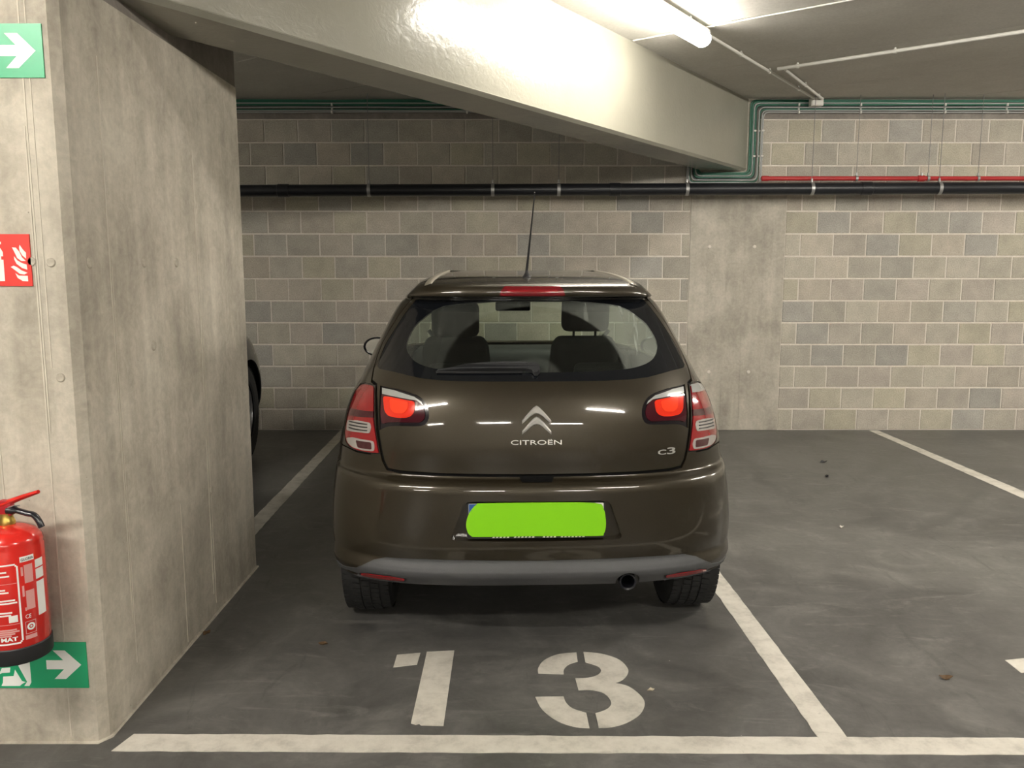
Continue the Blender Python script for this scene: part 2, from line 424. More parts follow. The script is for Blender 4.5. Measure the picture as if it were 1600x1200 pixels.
# diagonal beam, painted cream, running from over the pillar to the back wall
ZB = 2.374; BWID = .325
nx, ny = -BEAM_DIR[1], BEAM_DIR[0]
fx, fy = 2.102, 7.678
def bp(s, t): return (fx + BEAM_DIR[0] * s + nx * t, fy + BEAM_DIR[1] * s + ny * t)
def beam_mesh():
    ch = .016
    prof = [(0, ZB + ch), (ch, ZB), (BWID - ch, ZB), (BWID, ZB + ch), (BWID, ZC), (0, ZC)]
    bm = bmesh.new(); ends = []
    for far in (0, 1):
        ring = []
        for t, z in prof:
            if far: s = (YW + .03 - (fy + ny * t)) / BEAM_DIR[1]
            else: s = -8.0
            x, y = bp(s, t); ring.append(bm.verts.new((x, y, z)))
        ends.append(ring)
    n = len(prof)
    for i in range(n): bm.faces.new((ends[0][i], ends[0][(i + 1) % n], ends[1][(i + 1) % n], ends[1][i]))
    bm.faces.new(ends[0]); bm.faces.new(ends[1][::-1])
    return mesh_of(bm, 'beam')
beam = struct(obj('ceiling_beam', beam_mesh(), M['beam']), 'deep cream painted concrete beam running diagonally under the ceiling')
def bead(t, z, r):
    s1 = (YW - (fy + ny * t)) / BEAM_DIR[1]
    a, b = bp(-8, t), bp(s1, t)
    obj('edge_bead', tube([(*a, z), (*b, z)], r, 6), M['beam'], beam)
bead(-.0005, ZB + .020, .0035)

# ---------------------------------------------------------------- light fixtures
def fixture(x, y, ang, L, label, group=None, tube_mat='lamp'):
    e = empty('ceiling_light', (x, y, ZC - .025), ang)
    tag(e, label, 'light', group)
    h = L / 2
    sec = [(-.040, 0), (.040, 0), (.046, -.022), (-.046, -.022)]
    obj('housing', prism(sec, lambda a, b, t: (t, a, b), -h, h), M['housing'], e)
    dif = [(.054 * math.cos(a), -.056 - .046 * math.sin(a)) for a in np.linspace(-.75, math.pi + .75, 15)]
    obj('diffuser', smooth_by_angle(prism(dif, lambda a, b, t: (t, a, b), -h + .012, h - .012), 30), M[tube_mat], e)
    for s in (-1, 1):
        cap = [(.056 * math.cos(a), -.056 - .048 * math.sin(a)) for a in np.linspace(-.75, math.pi + .75, 15)]
        obj('end_cap', prism(cap, lambda a, b, t: (t, a, b), s * (h - .012), s * h), M['housing'], e)
    for q in (-.5, .5): obj('mounting_clip', box((q - .012, -.03, 0), (q + .012, .03, .025), .002, 1), M['zinc'], e)
    obj('cable_gland', lathe([(0, .03), (.012, .03), (.014, .02), (.014, 0), (.018, 0), (.018, -.012), (0, -.012)], 12, axis='X'), M['white_plastic'], e, (h + .008, 0, -.02))
    return e
AISLE = ['batten light above the front of the pillar', 'batten light over the aisle to the right of the viewer', 'unseen batten light added over the right bays to brighten wall and ceiling',
         'batten light at far left behind the viewer', 'batten light left of centre behind the viewer', 'batten light right of centre behind the viewer',
         'unseen batten light added at far right to brighten the block wall', 'batten light above the dark car in the left bay']
for i, (x, y, a, L) in enumerate(FIXTURES):
    if i == 0: fixture(x, y, a, L, 'long fluorescent batten light glowing beside the cream beam', None, 'lamp_dim')
    else: fixture(x, y, a, L, AISLE[i - 1], 'aisle lights outside the photo')

# ---------------------------------------------------------------- pipes
def thing_mesh(name, me, mat, label, cat, group=None):
    return tag(obj(name, me, mat), label, cat, group)
bpipe = empty('drain_pipe', (0, 7.45, 2.19)); tag(bpipe, 'thick black drain pipe hung level along the block wall', 'pipe')
def bz(x): return -.012 + (x + 2.3) * .0035 - .0
obj('pipe', tube([(-4.1, 0, bz(-4.1)), (5.45, 0, bz(5.45))], .052, 24), M['black_pipe'], bpipe)
for x in (-1.25, -.168, .409, 1.53, 2.622, 3.737, 4.85):
    c = obj('clamp', lathe([(.0525, -.014), (.057, -.014), (.057, .014), (.0525, .014)], 24, axis='X'), M['zinc'], bpipe, (x, 0, bz(x)))
    obj('rod', tube([(0, 0, .055), (0, 0, ZC - 2.19 - bz(x))], .0028, 6), M['rod'], c)
    obj('nut', lathe([(0, .030), (.010, .030), (.010, 0), (0, 0)], 6), M['zinc'], c, (0, 0, .055))
for x in (-2.0, .9, 3.1):
    obj('socket', lathe([(.053, -.05), (.0575, -.045), (.0575, .045), (.053, .05)], 24, axis='X'), M['black_pipe'], bpipe, (x, 0, bz(x)))
rpipe = empty('sprinkler_pipe', (0, 7.50, 2.288)); tag(rpipe, 'thin red sprinkler pipe lying just above the black drain pipe', 'pipe')
obj('pipe', tube([(2.21, 0, 0), (5.45, 0, 0)], .020, 16), M['red_pipe'], rpipe)
obj('end_cap', lathe([(0, -.012), (.016, -.012), (.0235, -.004), (.0235, .05), (.020, .05)], 16, axis='X'), M['red_pipe'], rpipe, (2.205, 0, 0))
for x in (3.03, 3.66, 4.10, 5.0):
    c = obj('clamp', lathe([(.0205, -.010), (.026, -.010), (.026, .010), (.0205, .010)], 16, axis='X'), M['zinc'], rpipe, (x, 0, 0))
    obj('rod', tube([(0, 0, .024), (0, 0, ZC - 2.288)], .0024, 6), M['rod'], c)
    obj('nut', lathe([(0, .026), (.009, .026), (.009, 0), (0, 0)], 6), M['zinc'], c, (0, 0, .024))
v = obj('coupling', lathe([(.0205, -.03), (.027, -.027), (.027, .027), (.0205, .03)], 16, axis='X'), M['red_pipe'], rpipe, (3.60, 0, 0))
obj('bolt', lathe([(0, .02), (.008, .02), (.008, -.01), (0, -.01)], 8), M['zinc'], v, (0, -.01, .028))

# cables clipped round the end of the beam
spec = [('green_cable', .008), ('green_cable', .007), ('grey_cable', .0055), ('green_cable', .008), ('dark_cable', .006), ('grey_cable', .0055), ('green_cable', .007), ('grey_cable', .0055), ('grey_cable', .0065)]
words = {'green_cable': 'green cable among those bent round the beam end', 'grey_cable': 'light grey cable among those bent round the beam end', 'dark_cable': 'single dark cable running with the green ones round the beam end'}
ORD = ['topmost ', 'second highest ', 'third highest ', 'lowest ']
for i, (mt, r) in enumerate(spec):
    y = YW - .018 - (i % 2) * .010 - (.016 if mt == 'grey_cable' else 0)
    z1 = 2.984 - .0130 * i; xr = 2.128 + .0135 * i; zb = 2.352 - .0125 * i; xl = 1.672 - .0125 * i
    p = [(5.45, y, z1), (xr, y, z1), (xr, y, zb), (xl, y, zb), (xl, y, z1), (-4.1, y, z1)]
    jit = []
    for a, b in zip(p, p[1:]):
        n = max(2, int((Vector(b) - Vector(a)).length / .35))
        for k in range(n):
            q = Vector(a).lerp(Vector(b), k / n)
            if k: q += Vector((R.uniform(-.003, .003), 0, R.uniform(-.003, .003)))
            jit.append(q)
    jit.append(Vector(p[-1]))
    c = thing_mesh('cable', tube(rounded(jit, .05, 4), r, 7), M[mt], ('' if mt == 'dark_cable' else ORD[sum(1 for q in spec[:i] if q[0] == mt)]) + words[mt], 'cable', 'cables bent round the beam end')
    if i in (3, 6, 8):
        for x in (-1.6, -.4, 2.55, 3.1, 3.85, 4.4):
            obj('cable_clip', box((x - .008, y - .014, z1 - .012), (x + .008, y + .016, z1 + .012), .003, 1), M['white_plastic'], c)
        for z in (2.5, 2.72):
            obj('cable_clip', box((xr - .012, y - .014, z - .008), (xr + .012, y + .016, z + .008), .003, 1), M['white_plastic'], c)

# white conduits under the ceiling
def conduit(path, r, label, clips=(), lens=None):
    e = empty('conduit', path[0]); tag(e, label, 'conduit')
    o = Vector(path[0]); obj('pipe', tube([Vector(p) - o for p in path], r, 10), M['white_plastic'], e)
    for t in clips:
        p = Vector(path[0]).lerp(Vector(path[-1]), t) - o; d = (Vector(path[-1]) - Vector(path[0])).normalized()
        obj('clip', lathe([(r + .0005, -.008), (r + .004, -.008), (r + .004, .008), (r + .0005, .008)], 12, axis='X'), M['white_plastic'], e, p, (0, 0, math.atan2(d.y, d.x)))
        obj('clip', box((-.006, -.006, r), (.006, .006, ZC - path[0][2] - .0), .001, 1), M['white_plastic'], e, p)
    return e
zc = 2.976
conduit([(1.982, 6.47, zc), (4.9, 4.14, zc)], .0125, 'white conduit crossing the ceiling at upper right', (.04, .22, .47, .66, .9))
conduit([(1.24, 5.545, zc), (2.655, 7.56, zc)], .0110, 'white conduit from the lit lamp to the wall junction box', (.25, .5, .8))
conduit([(2.045, 6.49, zc), (2.72, 7.56, zc)], .0110, 'short white conduit beside the lamp conduit ending at the junction box', (.5, .9))
conduit([(.80, 5.750, 2.9905), (4.6, 2.86, 2.9905)], .005, 'thin pale cable crossing the ceiling above the lit lamp', (.5,))
jb = empty('junction_box', (2.68, 7.60, 2.955)); tag(jb, 'small white junction box under the ceiling above the block wall', 'box')
obj('box', box((-.055, -.035, -.035), (.055, .035, .035), .006), M['white_plastic'], jb)
obj('lid', box((-.048, -.041, -.029), (.048, -.034, .029), .003), M['white_plastic'], jb)

# ---------------------------------------------------------------- painted marks on the floor
def paint(name, polys, label, cat, group=None, h=.0016, parts=None):
    if len(polys) == 1:
        return tag(obj(name, prism(polys[0], lambda a, b, t: (a, b, t), -.001, h), M['line']), label, cat, group)
    e = empty(name, (polys[0][0][0], polys[0][0][1], 0)); tag(e, label, cat, group); o = e.location
    for p, nm in zip(polys, parts):
        obj(nm, prism(p, lambda a, b, t: (a - o.x, b - o.y, t), -.001, h), M['line'], e)
    return e
def wobble(poly, amp=.0022, step=.05):
    out = []
    for i in range(len(poly)):
        a, b = np.array(poly[i], float), np.array(poly[(i + 1) % len(poly)], float); n = max(1, int(np.hypot(*(b - a)) / step))
        for k in range(n):
            p = a + (b - a) * k / n
            if k: p += np.array([R.uniform(-amp, amp), R.uniform(-amp, amp)])
            out.append((float(p[0]), float(p[1])))
    return out
paint('bay_line', [wobble([(-1.252, 2.420), (5.2, 2.372), (5.2, 2.464), (-1.15, 2.516), (-1.225, 2.516)])], 'white painted line across the mouth of the bays', 'floor line')
paint('bay_line', [wobble([(.985, 2.44), (1.078, 2.44), (.929, 7.66), (.836, 7.66)])], 'white painted bay line right of the brown car', 'floor line', h=.0022)
paint('bay_line', [wobble([(3.385, 3.0), (3.525, 3.0), (3.429, 7.66), (3.345, 7.66)])], 'white painted bay line at far right running to the block wall', 'floor line')
paint('bay_line', [wobble([(-1.555, 4.2), (-1.450, 4.2), (-1.525, 7.66), (-1.608, 7.66)])], 'white painted bay line between the pillar and the brown car', 'floor line')
one_stem = [(-.335, 3.101), (-.228, 3.113), (-.226, 2.565), (-.300, 2.568), (-.308, 2.578), (-.318, 2.572), (-.335, 2.580)]
one_flag = [(-.449, 3.076), (-.359, 3.093), (-.362, 2.996), (-.449, 2.973)]
paint('painted_numeral', [one_flag, one_stem], 'white stencilled straight digit one painted on the floor behind the car', 'numeral', None, .0018, ['flag', 'stem'])
A3 = smooth_poly([(.253, 3.096), (.252, 3.02)], 1, False) + smooth_poly([(.252, 3.02), (.217, 2.996), (.196, 2.958), (.192, 2.919)], 4, False)[1:] + smooth_poly([(.098, 2.925), (.099, 2.966), (.123, 3.028), (.178, 3.079), (.253, 3.096)], 4, False)[:-1]
B3 = smooth_poly([(.281, 3.101), (.351, 3.084), (.412, 3.036), (.436, 2.966), (.43, 2.92), (.406, 2.876), (.376, 2.852)], 4, False) + smooth_poly([(.376, 2.852), (.42, 2.827), (.453, 2.765), (.460, 2.706), (.433, 2.637), (.38, 2.583), (.326, 2.557), (.285, 2.554)], 4, False)[1:] + smooth_poly([(.283, 2.643), (.323, 2.668), (.344, 2.706), (.339, 2.752), (.319, 2.785), (.279, 2.802), (.238, 2.799)], 4, False) + smooth_poly([(.233, 2.887), (.281, 2.891), (.318, 2.913), (.334, 2.946), (.325, 2.981), (.281, 3.015)], 4, False)
C3 = [(.082, 2.752)] + smooth_poly([(.182, 2.755), (.188, 2.713), (.208, 2.674), (.252, 2.646)], 4, False) + smooth_poly([(.254, 2.551), (.206, 2.559), (.151, 2.595), (.103, 2.668), (.082, 2.752)], 4, False)[:-1]
paint('painted_numeral', [A3, B3, C3], 'white stencilled curved digit three painted on the floor behind the car', 'numeral', None, .0018, ['upper_stroke', 'main_stroke', 'lower_stroke'])
dx = 2.348
paint('painted_numeral', [[(x + dx, y - .045) for x, y in one_flag], [(x + dx, y - .045) for x, y in one_stem]], 'white numeral cut off by the right edge on the empty bay', 'numeral', None, .0018, ['flag', 'stem'])

# litter on the floor
def litter(name, x, y, s, ang, mt, label, cat):
    pts = [(-1, 0), (-.55, .38), (0, .5), (.5, .36), (1, .02), (.45, -.34), (-.1, -.44), (-.6, -.3)]
    bm = bmesh.new(); vs = []
    for a, b in pts:
        q = R.uniform(.85, 1.15); X, Y = a * s * q, b * s * q
        vs.append(bm.verts.new((X * math.cos(ang) - Y * math.sin(ang), X * math.sin(ang) + Y * math.cos(ang), .003 + R.uniform(0, .5) * s)))
    c = bm.verts.new((0, 0, .002))
    for i in range(len(vs)): bm.faces.new((vs[i], vs[(i + 1) % len(vs)], c))
    ext = bmesh.ops.extrude_face_region(bm, geom=bm.faces[:])
    for g in ext['geom']:
        if isinstance(g, bmesh.types.BMVert): g.co.z -= .002
    o = obj(name, mesh_of(bm, 'leaf'), M[mt], None, (x, y, .001)); tag(o, label, cat)
litter('dead_leaf', -.757, 3.163, .020, .3, 'leaf', 'small brown dead leaf on the floor left of the numeral 1', 'leaf')
litter('dead_leaf', 1.596, 2.884, .022, -.2, 'leaf', 'small brown dead leaf on the empty bay at lower right', 'leaf')
litter('dead_leaf', -1.262, 3.264, .022, 1.2, 'leaf', 'brown dead leaf lying against the foot of the pillar', 'leaf')
litter('paint_chip', .496, 2.795, .014, .1, 'chip', 'pale flat chip on the floor right of the numeral 3', 'chip')
litter('paper_scrap', 1.922, 4.692, .022, .6, 'line', 'white paper scrap on the floor of the empty bay', 'paper')
litter('floor_scrap', 2.433, 6.35, .03, .2, 'black_rubber', 'dark scrap on the empty bay floor nearest the block wall', 'scrap')
litter('floor_scrap', 2.29, 5.904, .025, .9, 'black_rubber', 'dark scrap on the empty bay floor, second from the block wall', 'scrap')

# ---------------------------------------------------------------- signs on the pillar
def sign(name, x0, x1, z0, z1, mt, label, marks):
    e = empty(name, ((x0 + x1) / 2, PYN, z0)); tag(e, label, 'sign'); cx = (x0 + x1) / 2
    fr = lambda a, b, t: (a - cx, -t, b - z0)
    obj('panel', prism([(x0, z0), (x1, z0), (x1, z1), (x0, z1)], fr, -.001, .004), M[mt], e)
    for nm, p in marks: obj(nm, prism(p, fr, .0035, .0046), M['sign_white'], e)
    return e
def arrow(dz): return [(-1.351, .0 + dz), (-1.400, .048 + dz), (-1.437, .048 + dz), (-1.406, .0155 + dz), (-1.460, .0155 + dz), (-1.460, -.0145 + dz), (-1.406, -.0145 + dz), (-1.438, -.047 + dz), (-1.402, -.047 + dz)]
sign('exit_sign', -1.630, -1.331, 2.033, 2.180, 'sign_green', 'green escape route sign with white arrow high on the pillar',
     [('arrow', arrow(2.106)), ('door_pictogram', [(-1.60, 2.05), (-1.52, 2.05), (-1.52, 2.165), (-1.60, 2.165)])])
zo = -1.843
sign('exit_sign', -1.630, -1.333, .186, .337, 'sign_green', 'green escape route sign with white arrow low on the pillar behind the extinguisher',
     [('arrow', arrow(.263)), ('door_pictogram', [(-1.548, .259), (-1.548, .30), (-1.512, .30), (-1.512, .205), (-1.519, .193), (-1.535, .193), (-1.525, .207)]),
      ('running_figure', [(-1.599, .224), (-1.566, .226), (-1.560, .247), (-1.541, .209), (-1.529, .206), (-1.541, .200), (-1.549, .193), (-1.607, .193), (-1.601, .205)]),
      ('running_figure', [(-1.601, .252), (-1.574, .254), (-1.577, .238), (-1.601, .236), (-1.609, .232), (-1.609, .237)])])
FL = [[(-1.440, 1.563), (-1.432, 1.550), (-1.423, 1.540), (-1.424, 1.523), (-1.434, 1.532), (-1.441, 1.545), (-1.442, 1.555)],
      [(-1.463, 1.556), (-1.452, 1.555), (-1.443, 1.544), (-1.436, 1.527), (-1.425, 1.516), (-1.438, 1.516), (-1.450, 1.525), (-1.455, 1.538)],
      [(-1.459, 1.530), (-1.450, 1.518), (-1.437, 1.510), (-1.424, 1.506), (-1.423, 1.491), (-1.438, 1.496), (-1.453, 1.508), (-1.459, 1.521)],
      [(-1.471, 1.499), (-1.462, 1.503), (-1.452, 1.498), (-1.440, 1.489), (-1.423, 1.482), (-1.433, 1.477), (-1.446, 1.479), (-1.458, 1.489)],
      [(-1.459, 1.481), (-1.449, 1.474), (-1.423, 1.473), (-1.423, 1.457), (-1.439, 1.458), (-1.453, 1.467)]]
sign('fire_sign', -1.562, -1.411, 1.443, 1.594, 'sign_red', 'red fire extinguisher sign with white flames on the pillar',
     [('flame', f) for f in FL] + [('extinguisher_pictogram', [(-1.528, 1.457), (-1.491, 1.458), (-1.491, 1.520), (-1.497, 1.520), (-1.497, 1.530), (-1.491, 1.530), (-1.491, 1.542), (-1.497, 1.553), (-1.520, 1.553), (-1.528, 1.542)]),
      ('extinguisher_pictogram', [(-1.530, 1.560), (-1.494, 1.565), (-1.494, 1.572), (-1.530, 1.568)])])

# ---------------------------------------------------------------- fire extinguisher hung on the pillar
EX, EY, ER = -1.474, 2.352, .091
ex = empty('fire_extinguisher', (EX, EY, .358)); tag(ex, 'red fire extinguisher with black foot ring hung on the pillar front', 'fire extinguisher')
obj('cylinder', lathe([(0, .030), (ER - .004, .030), (ER, .036), (ER, .335), (ER - .003, .342), (ER - .001, .350), (ER - .006, .364), (ER - .022, .382), (ER - .045, .392), (.022, .398), (0, .398)], 48), M['ext_red'], ex)
obj('foot_ring', lathe([(ER - .012, 0), (ER + .001, 0), (ER + .003, .004), (ER + .003, .046), (ER + .0005, .049), (ER - .004, .049)], 48), M['black_rubber'], ex)
obj('valve_collar', lathe([(.0, .396), (.021, .396), (.023, .402), (.020, .412), (.017, .418), (.017, .430), (0, .430)], 20), M['brass'], ex)
va = obj('valve_body', box((-.016, -.012, .424), (.020, .012, .470), .005), M['ext_dark_red'], ex)
lev = [Vector((-.022, 0, .452)), Vector((.0, 0, .459)), Vector((.05, 0, .478)), Vector((.098, 0, .494))]
bm = bmesh.new(); tube_bm(bm, lev, [.009, .010, .008, .006], 8)
for v_ in bm.verts: v_.co.y *= 1.5
obj('squeeze_lever', smooth_by_angle(mesh_of(bm, 'lever'), 50), M['ext_red'], ex)
han = smooth_poly([(.006, .440), (.03, .438), (.058, .430), (.080, .424), (.094, .404), (.100, .388)], 4, False)
bm = bmesh.new(); tube_bm(bm, [(a, 0, b) for a, b in han], [.013] * 4 + [.0085] * (len(han) - 4), 10)
for v_ in bm.verts: v_.co.y *= 1.3
obj('carry_handle', smooth_by_angle(mesh_of(bm, 'handle'), 50), M['black_gloss'], ex)
obj('safety_pin', tube([(.018, -.02, .452), (.022, .0, .452), (.034, .012, .450)], .002, 6), M['zinc'], ex)
obj('wall_bracket', box((-.03, .085, .10), (.03, PYN - EY, .30), .004), M['zinc'], ex)
hose = rounded([(-.02, -.0, .44), (-.07, -.02, .47), (-.115, -.02, .40), (-.118, 0, .2), (-.115, 0, .06)], .05, 5)
obj('hose', tube(hose, .010, 10), M['black_rubber'], ex)
def on_cyl(a, z, r=ER): return (r * math.sin(a), -r * math.cos(a), z)
def label_patch(name, a0, a1, z0, z1, mt, r=ER + .0006, parent=ex):
    n = max(2, int((a1 - a0) / .12)); bm = bmesh.new(); rows = []
    for k in range(n + 1):
        a = a0 + (a1 - a0) * k / n; rows.append([bm.verts.new(on_cyl(a, z0, r)), bm.verts.new(on_cyl(a, z1, r)), bm.verts.new(on_cyl(a, z1, ER - .001)), bm.verts.new(on_cyl(a, z0, ER - .001))])
    for A, B in zip(rows, rows[1:]):
        for q in range(4): bm.faces.new((A[q], A[(q + 1) % 4], B[(q + 1) % 4], B[q]))
    bm.faces.new(rows[0]); bm.faces.new(rows[-1][::-1])
    return obj(name, smooth_by_angle(mesh_of(bm, 'label'), 40), M[mt], parent)
def cyl_text(s, a, z, size, mt, sx=1.0, r=ER + .0010, bold=0):
    me = text_mesh(s, size, 0, sx, bold)
    for v_ in me.vertices: v_.co = Vector(on_cyl(a + v_.co.x / ER, z + v_.co.y, r))
    return obj('lettering', me, M[mt], ex)
D = math.radians
# camera sees the cylinder from azimuth about +31 degrees
fr_r = D(41)
for zz in (.300, .066): label_patch('label_border', D(-45), fr_r - .05, zz - .0022, zz + .0022, 'sign_white')
label_patch('label_border', fr_r - .025, fr_r + .025, .072, .294, 'sign_white')
for zz in (.296, .070):
    label_patch('label_border', fr_r - .06, fr_r - .012, zz - .0022, zz + .0022, 'sign_white')
for i, (zz, a1) in enumerate([(.280, 24), (.268, 28), (.228, 20), (.220, 25), (.196, 34), (.188, 37), (.160, 28), (.152, 26), (.108, 33), (.102, 37), (.096, 30), (.090, 24)]):
    label_patch('text_line', D(-40), D(a1), zz - .0022, zz + .0022, 'sign_white' if i < 8 else 'pink')
for zz in (.245, .124): label_patch('divider', D(-44), fr_r - .04, zz - .0006, zz + .0006, 'pink')
label_patch('white_box', D(22), D(36), .130, .150, 'sign_white')
cyl_text('MAT', D(20), .075, .016, 'sign_white', 1.3, bold=.0006)
label_patch('name_plate', D(46), D(71), .302, .318, 'sign_white')
cyl_text('GLORIA', D(58.5), .3055, .0115, 'black_gloss', .85, ER + .0014)
for zz, z2 in ((.238, .292), (.158, .215)):
    label_patch('instruction_text', D(52), D(67), zz, z2, 'pink')
label_patch('instruction_text', D(46.5), D(50), .262, .288, 'pink'); label_patch('instruction_text', D(46.5), D(50), .200, .232, 'pink'); label_patch('instruction_text', D(49), D(51.5), .156, .166, 'pink')
cyl_text('CE', D(53), .133, .017, 'sign_white', .8)
for z0_, z1_ in ((.274, .298), (.240, .270), (.130, .232)): label_patch('side_label', D(73), D(92), z0_, z1_, 'sign_white')
for a0_, a1_, z0_, z1_ in ((47, 66, .122, .1235), (47, 66, .086, .0875), (47, 48, .086, .1235), (65, 66, .086, .1235)): label_patch('seal_frame', D(a0_), D(a1_), z0_, z1_, 'pink')
label_patch('instruction_text', D(46), D(66), .070, .082, 'pink')
def ring_on_cyl(a, z, r0, r1):
    bm = bmesh.new(); n = 20; A = []; B = []
    for k in range(n):
        t = 2 * math.pi * k / n
        A.append(bm.verts.new(on_cyl(a + r0 * math.cos(t) / ER, z + r0 * math.sin(t), ER + .001))); B.append(bm.verts.new(on_cyl(a + r1 * math.cos(t) / ER, z + r1 * math.sin(t), ER + .001)))
    for k in range(n): bm.faces.new((A[k], A[(k + 1) % n], B[(k + 1) % n], B[k]))
    return obj('seal', mesh_of(bm, 'seal'), M['sign_white'], ex)
ring_on_cyl(D(56.5), .107, .006, .011); ring_on_cyl(D(56.5), .107, .0005, .003)

# ---------------------------------------------------------------- the brown hatchback
# The body is a stack of horizontal sections. Local frame: u to the right, v forward from the rear bumper, z up.
def pchip(xs, ys):
    xs = np.array(xs, float); ys = np.array(ys, float); h = np.diff(xs); d = np.diff(ys) / h
    m = np.zeros(len(xs)); m[0] = d[0]; m[-1] = d[-1]
    for i in range(1, len(xs) - 1):
        if d[i - 1] * d[i] > 0:
            w1 = 2 * h[i] + h[i - 1]; w2 = h[i] + 2 * h[i - 1]; m[i] = (w1 + w2) / (w1 / d[i - 1] + w2 / d[i])
    def g(x):
        x = min(max(x, xs[0]), xs[-1]); i = min(max(int(np.searchsorted(xs, x, side='right')) - 1, 0), len(h) - 1)
        t = (x - xs[i]) / h[i]
        return float((1 + 2 * t) * (1 - t) ** 2 * ys[i] + t * (1 - t) ** 2 * h[i] * m[i] + t * t * (3 - 2 * t) * ys[i + 1] + t * t * (t - 1) * h[i] * m[i + 1])
    return g
VR = pchip(*zip((.25, .09), (.303, .048), (.343, .014), (.356, .008), (.370, .012), (.400, .024), (.412, .021), (.45, .010), (.50, .004), (.60, 0), (.67, 0), (.690, .005), (.703, .020), (.713, .044), (.722, .050), (.735, .050), (.80, .046), (.90, .055), (1.0, .082), (1.06, .115), (1.075, .126), (1.2, .232), (1.29, .312), (1.335, .358), (1.352, .3835), (1.3695, .4135), (1.3715, .4135), (1.376, .395), (1.384, .355), (1.40, .346), (1.420, .352), (1.432, .372), (1.445, .44), (1.460, .58), (1.475, .80), (1.487, 1.15)))
VF = pchip(*zip((.25, 3.80), (.35, 3.90), (.5, 3.94), (.65, 3.90), (.76, 3.78), (.84, 3.55), (.91, 3.22), (.97, 2.92), (1.0, 2.82), (1.2, 2.40), (1.38, 2.02), (1.43, 1.86), (1.46, 1.70), (1.475, 1.58), (1.487, 1.40)))
LR = pchip(*zip((.25, .50), (.7, .52), (.9, .52), (1.07, .50), (1.3, .40), (1.37, .30), (1.385, .24), (1.43, .24), (1.46, .30), (1.487, .20)))
LF = pchip(*zip((.25, .8), (.7, .8), (.95, .7), (1.1, .6), (1.4, .35), (1.46, .3), (1.487, .2)))
NR = pchip(*zip((.25, 3.2), (.42, 3.1), (.62, 2.85), (.9, 2.6), (1.3, 2.6), (1.38, 2.7), (1.487, 2.6)))
WZ = [.25, .30, .36, .42, .5, .6, .7, .8, .88, .95, 1.0, 1.05, 1.1, 1.15, 1.2, 1.25, 1.3, 1.35, 1.38, 1.41, 1.43, 1.445, 1.46, 1.475, 1.487]
WV = [0.8296, 0.8277, 0.8321, 0.8345, 0.8333, 0.8273, 0.8147, 0.8026, 0.787, 0.7659, 0.7444, 0.715, 0.6923, 0.6689, 0.645, 0.621, 0.5941, 0.5603, 0.5273, 0.4957, 0.4762, 0.4625, 0.4368, 0.405, 0.385]
W = pchip(WZ, WV)
ZLO, ZHI = .298, 1.487
_sl = {}
def section(z):
    key = round(z, 5)
    if key in _sl: return _sl[key]
    w, vr, vf, L, Lf, n = W(z), VR(z), VF(z), LR(z), LF(z), NR(z)
    t = np.linspace(0, math.pi / 2, 90); t2 = t[1:]
    xr = w * np.sin(t) ** (2 / n); vv = vr + L * (1 - np.cos(t) ** (2 / n))
    k = max(.05, vf - Lf - (vr + L)); ns = 60
    xs = np.full(ns, w); vs = vr + L + k * np.arange(1, ns + 1) / (ns + 1)
    xf = (w * np.sin(t) ** (2 / 2.4))[::-1]; vff = (vf - Lf * (1 - np.cos(t) ** (2 / 2.4)))[::-1]
    x = np.concatenate([xr, xs, xf]); v = np.concatenate([vv, vs, vff])
    s = np.concatenate([[0], np.cumsum(np.hypot(np.diff(x), np.diff(v)))])
    _sl[key] = (x, v, s, len(t), len(t) + ns); return _sl[key]
# q: arc length of the rear profile, so that the unrolled surface keeps its scale
_zt = np.linspace(ZLO, ZHI, 1600)
_vr = np.array([VR(z) for z in _zt]); _wv = np.array([W(z) for z in _zt])
_qt = np.concatenate([[0], np.cumsum(np.sqrt(np.diff(_zt) ** 2 + np.diff(_vr) ** 2 + (.5 * np.diff(_wv)) ** 2))])
def q_of(z): return float(np.interp(z, _zt, _qt))
def z_of(q): return float(np.interp(q, _qt, _zt))
FS = 5.0                                   # scale of the unrolled length coordinate
def f_rear(u, z):
    x, v, s, a, b = section(z); return FS * float(np.interp(min(abs(u), W(z)), x[:a], s[:a])) / s[-1]
def f_side(vv, z):
    x, v, s, a, b = section(z); return FS * float(np.interp(vv, v, s)) / s[-1]
def f_front(u, z):
    x, v, s, a, b = section(z); return FS * float(np.interp(-min(abs(u), W(z)), -x[b:], s[b:])) / s[-1]
def surf(F, q):
    z = z_of(q); x, v, s, a, b = section(z); t = F / FS * s[-1]
    return np.array([np.interp(t, s, x), np.interp(t, s, v), z])
def surf_n(F, q):
    e = .002
    Fa, Fb = max(F - e, 0), min(F + e, FS); qa, qb = max(q - e, 0), min(q + e, _qt[-1])
    if F < e:
        p1, p0 = surf(F + e, q), surf(F + e, q) * np.array([-1, 1, 1])
    elif F > FS - e:
        p0 = surf(F - e, q); p1 = p0 * np.array([-1, 1, 1])
    else: p0, p1 = surf(Fa, q), surf(Fb, q)
    n = np.cross(p1 - p0, surf(F, qb) - surf(F, qa)); l = np.linalg.norm(n)
    return n / l if l > 1e-12 else np.array([0, 0, 1.])
def rear_v(u, z):
    a = min(abs(u) / W(z), 1.); n = NR(z); return VR(z) + LR(z) * (1 - (1 - a ** n) ** (1 / n))
def rear_point(u, z, off=0.0):
    F, q = f_rear(u, z), q_of(z); p = surf(F, q); n = surf_n(F, q)
    p = p + n * off
    return np.array([p[0] * (1 if u >= 0 else -1), p[1], p[2]])
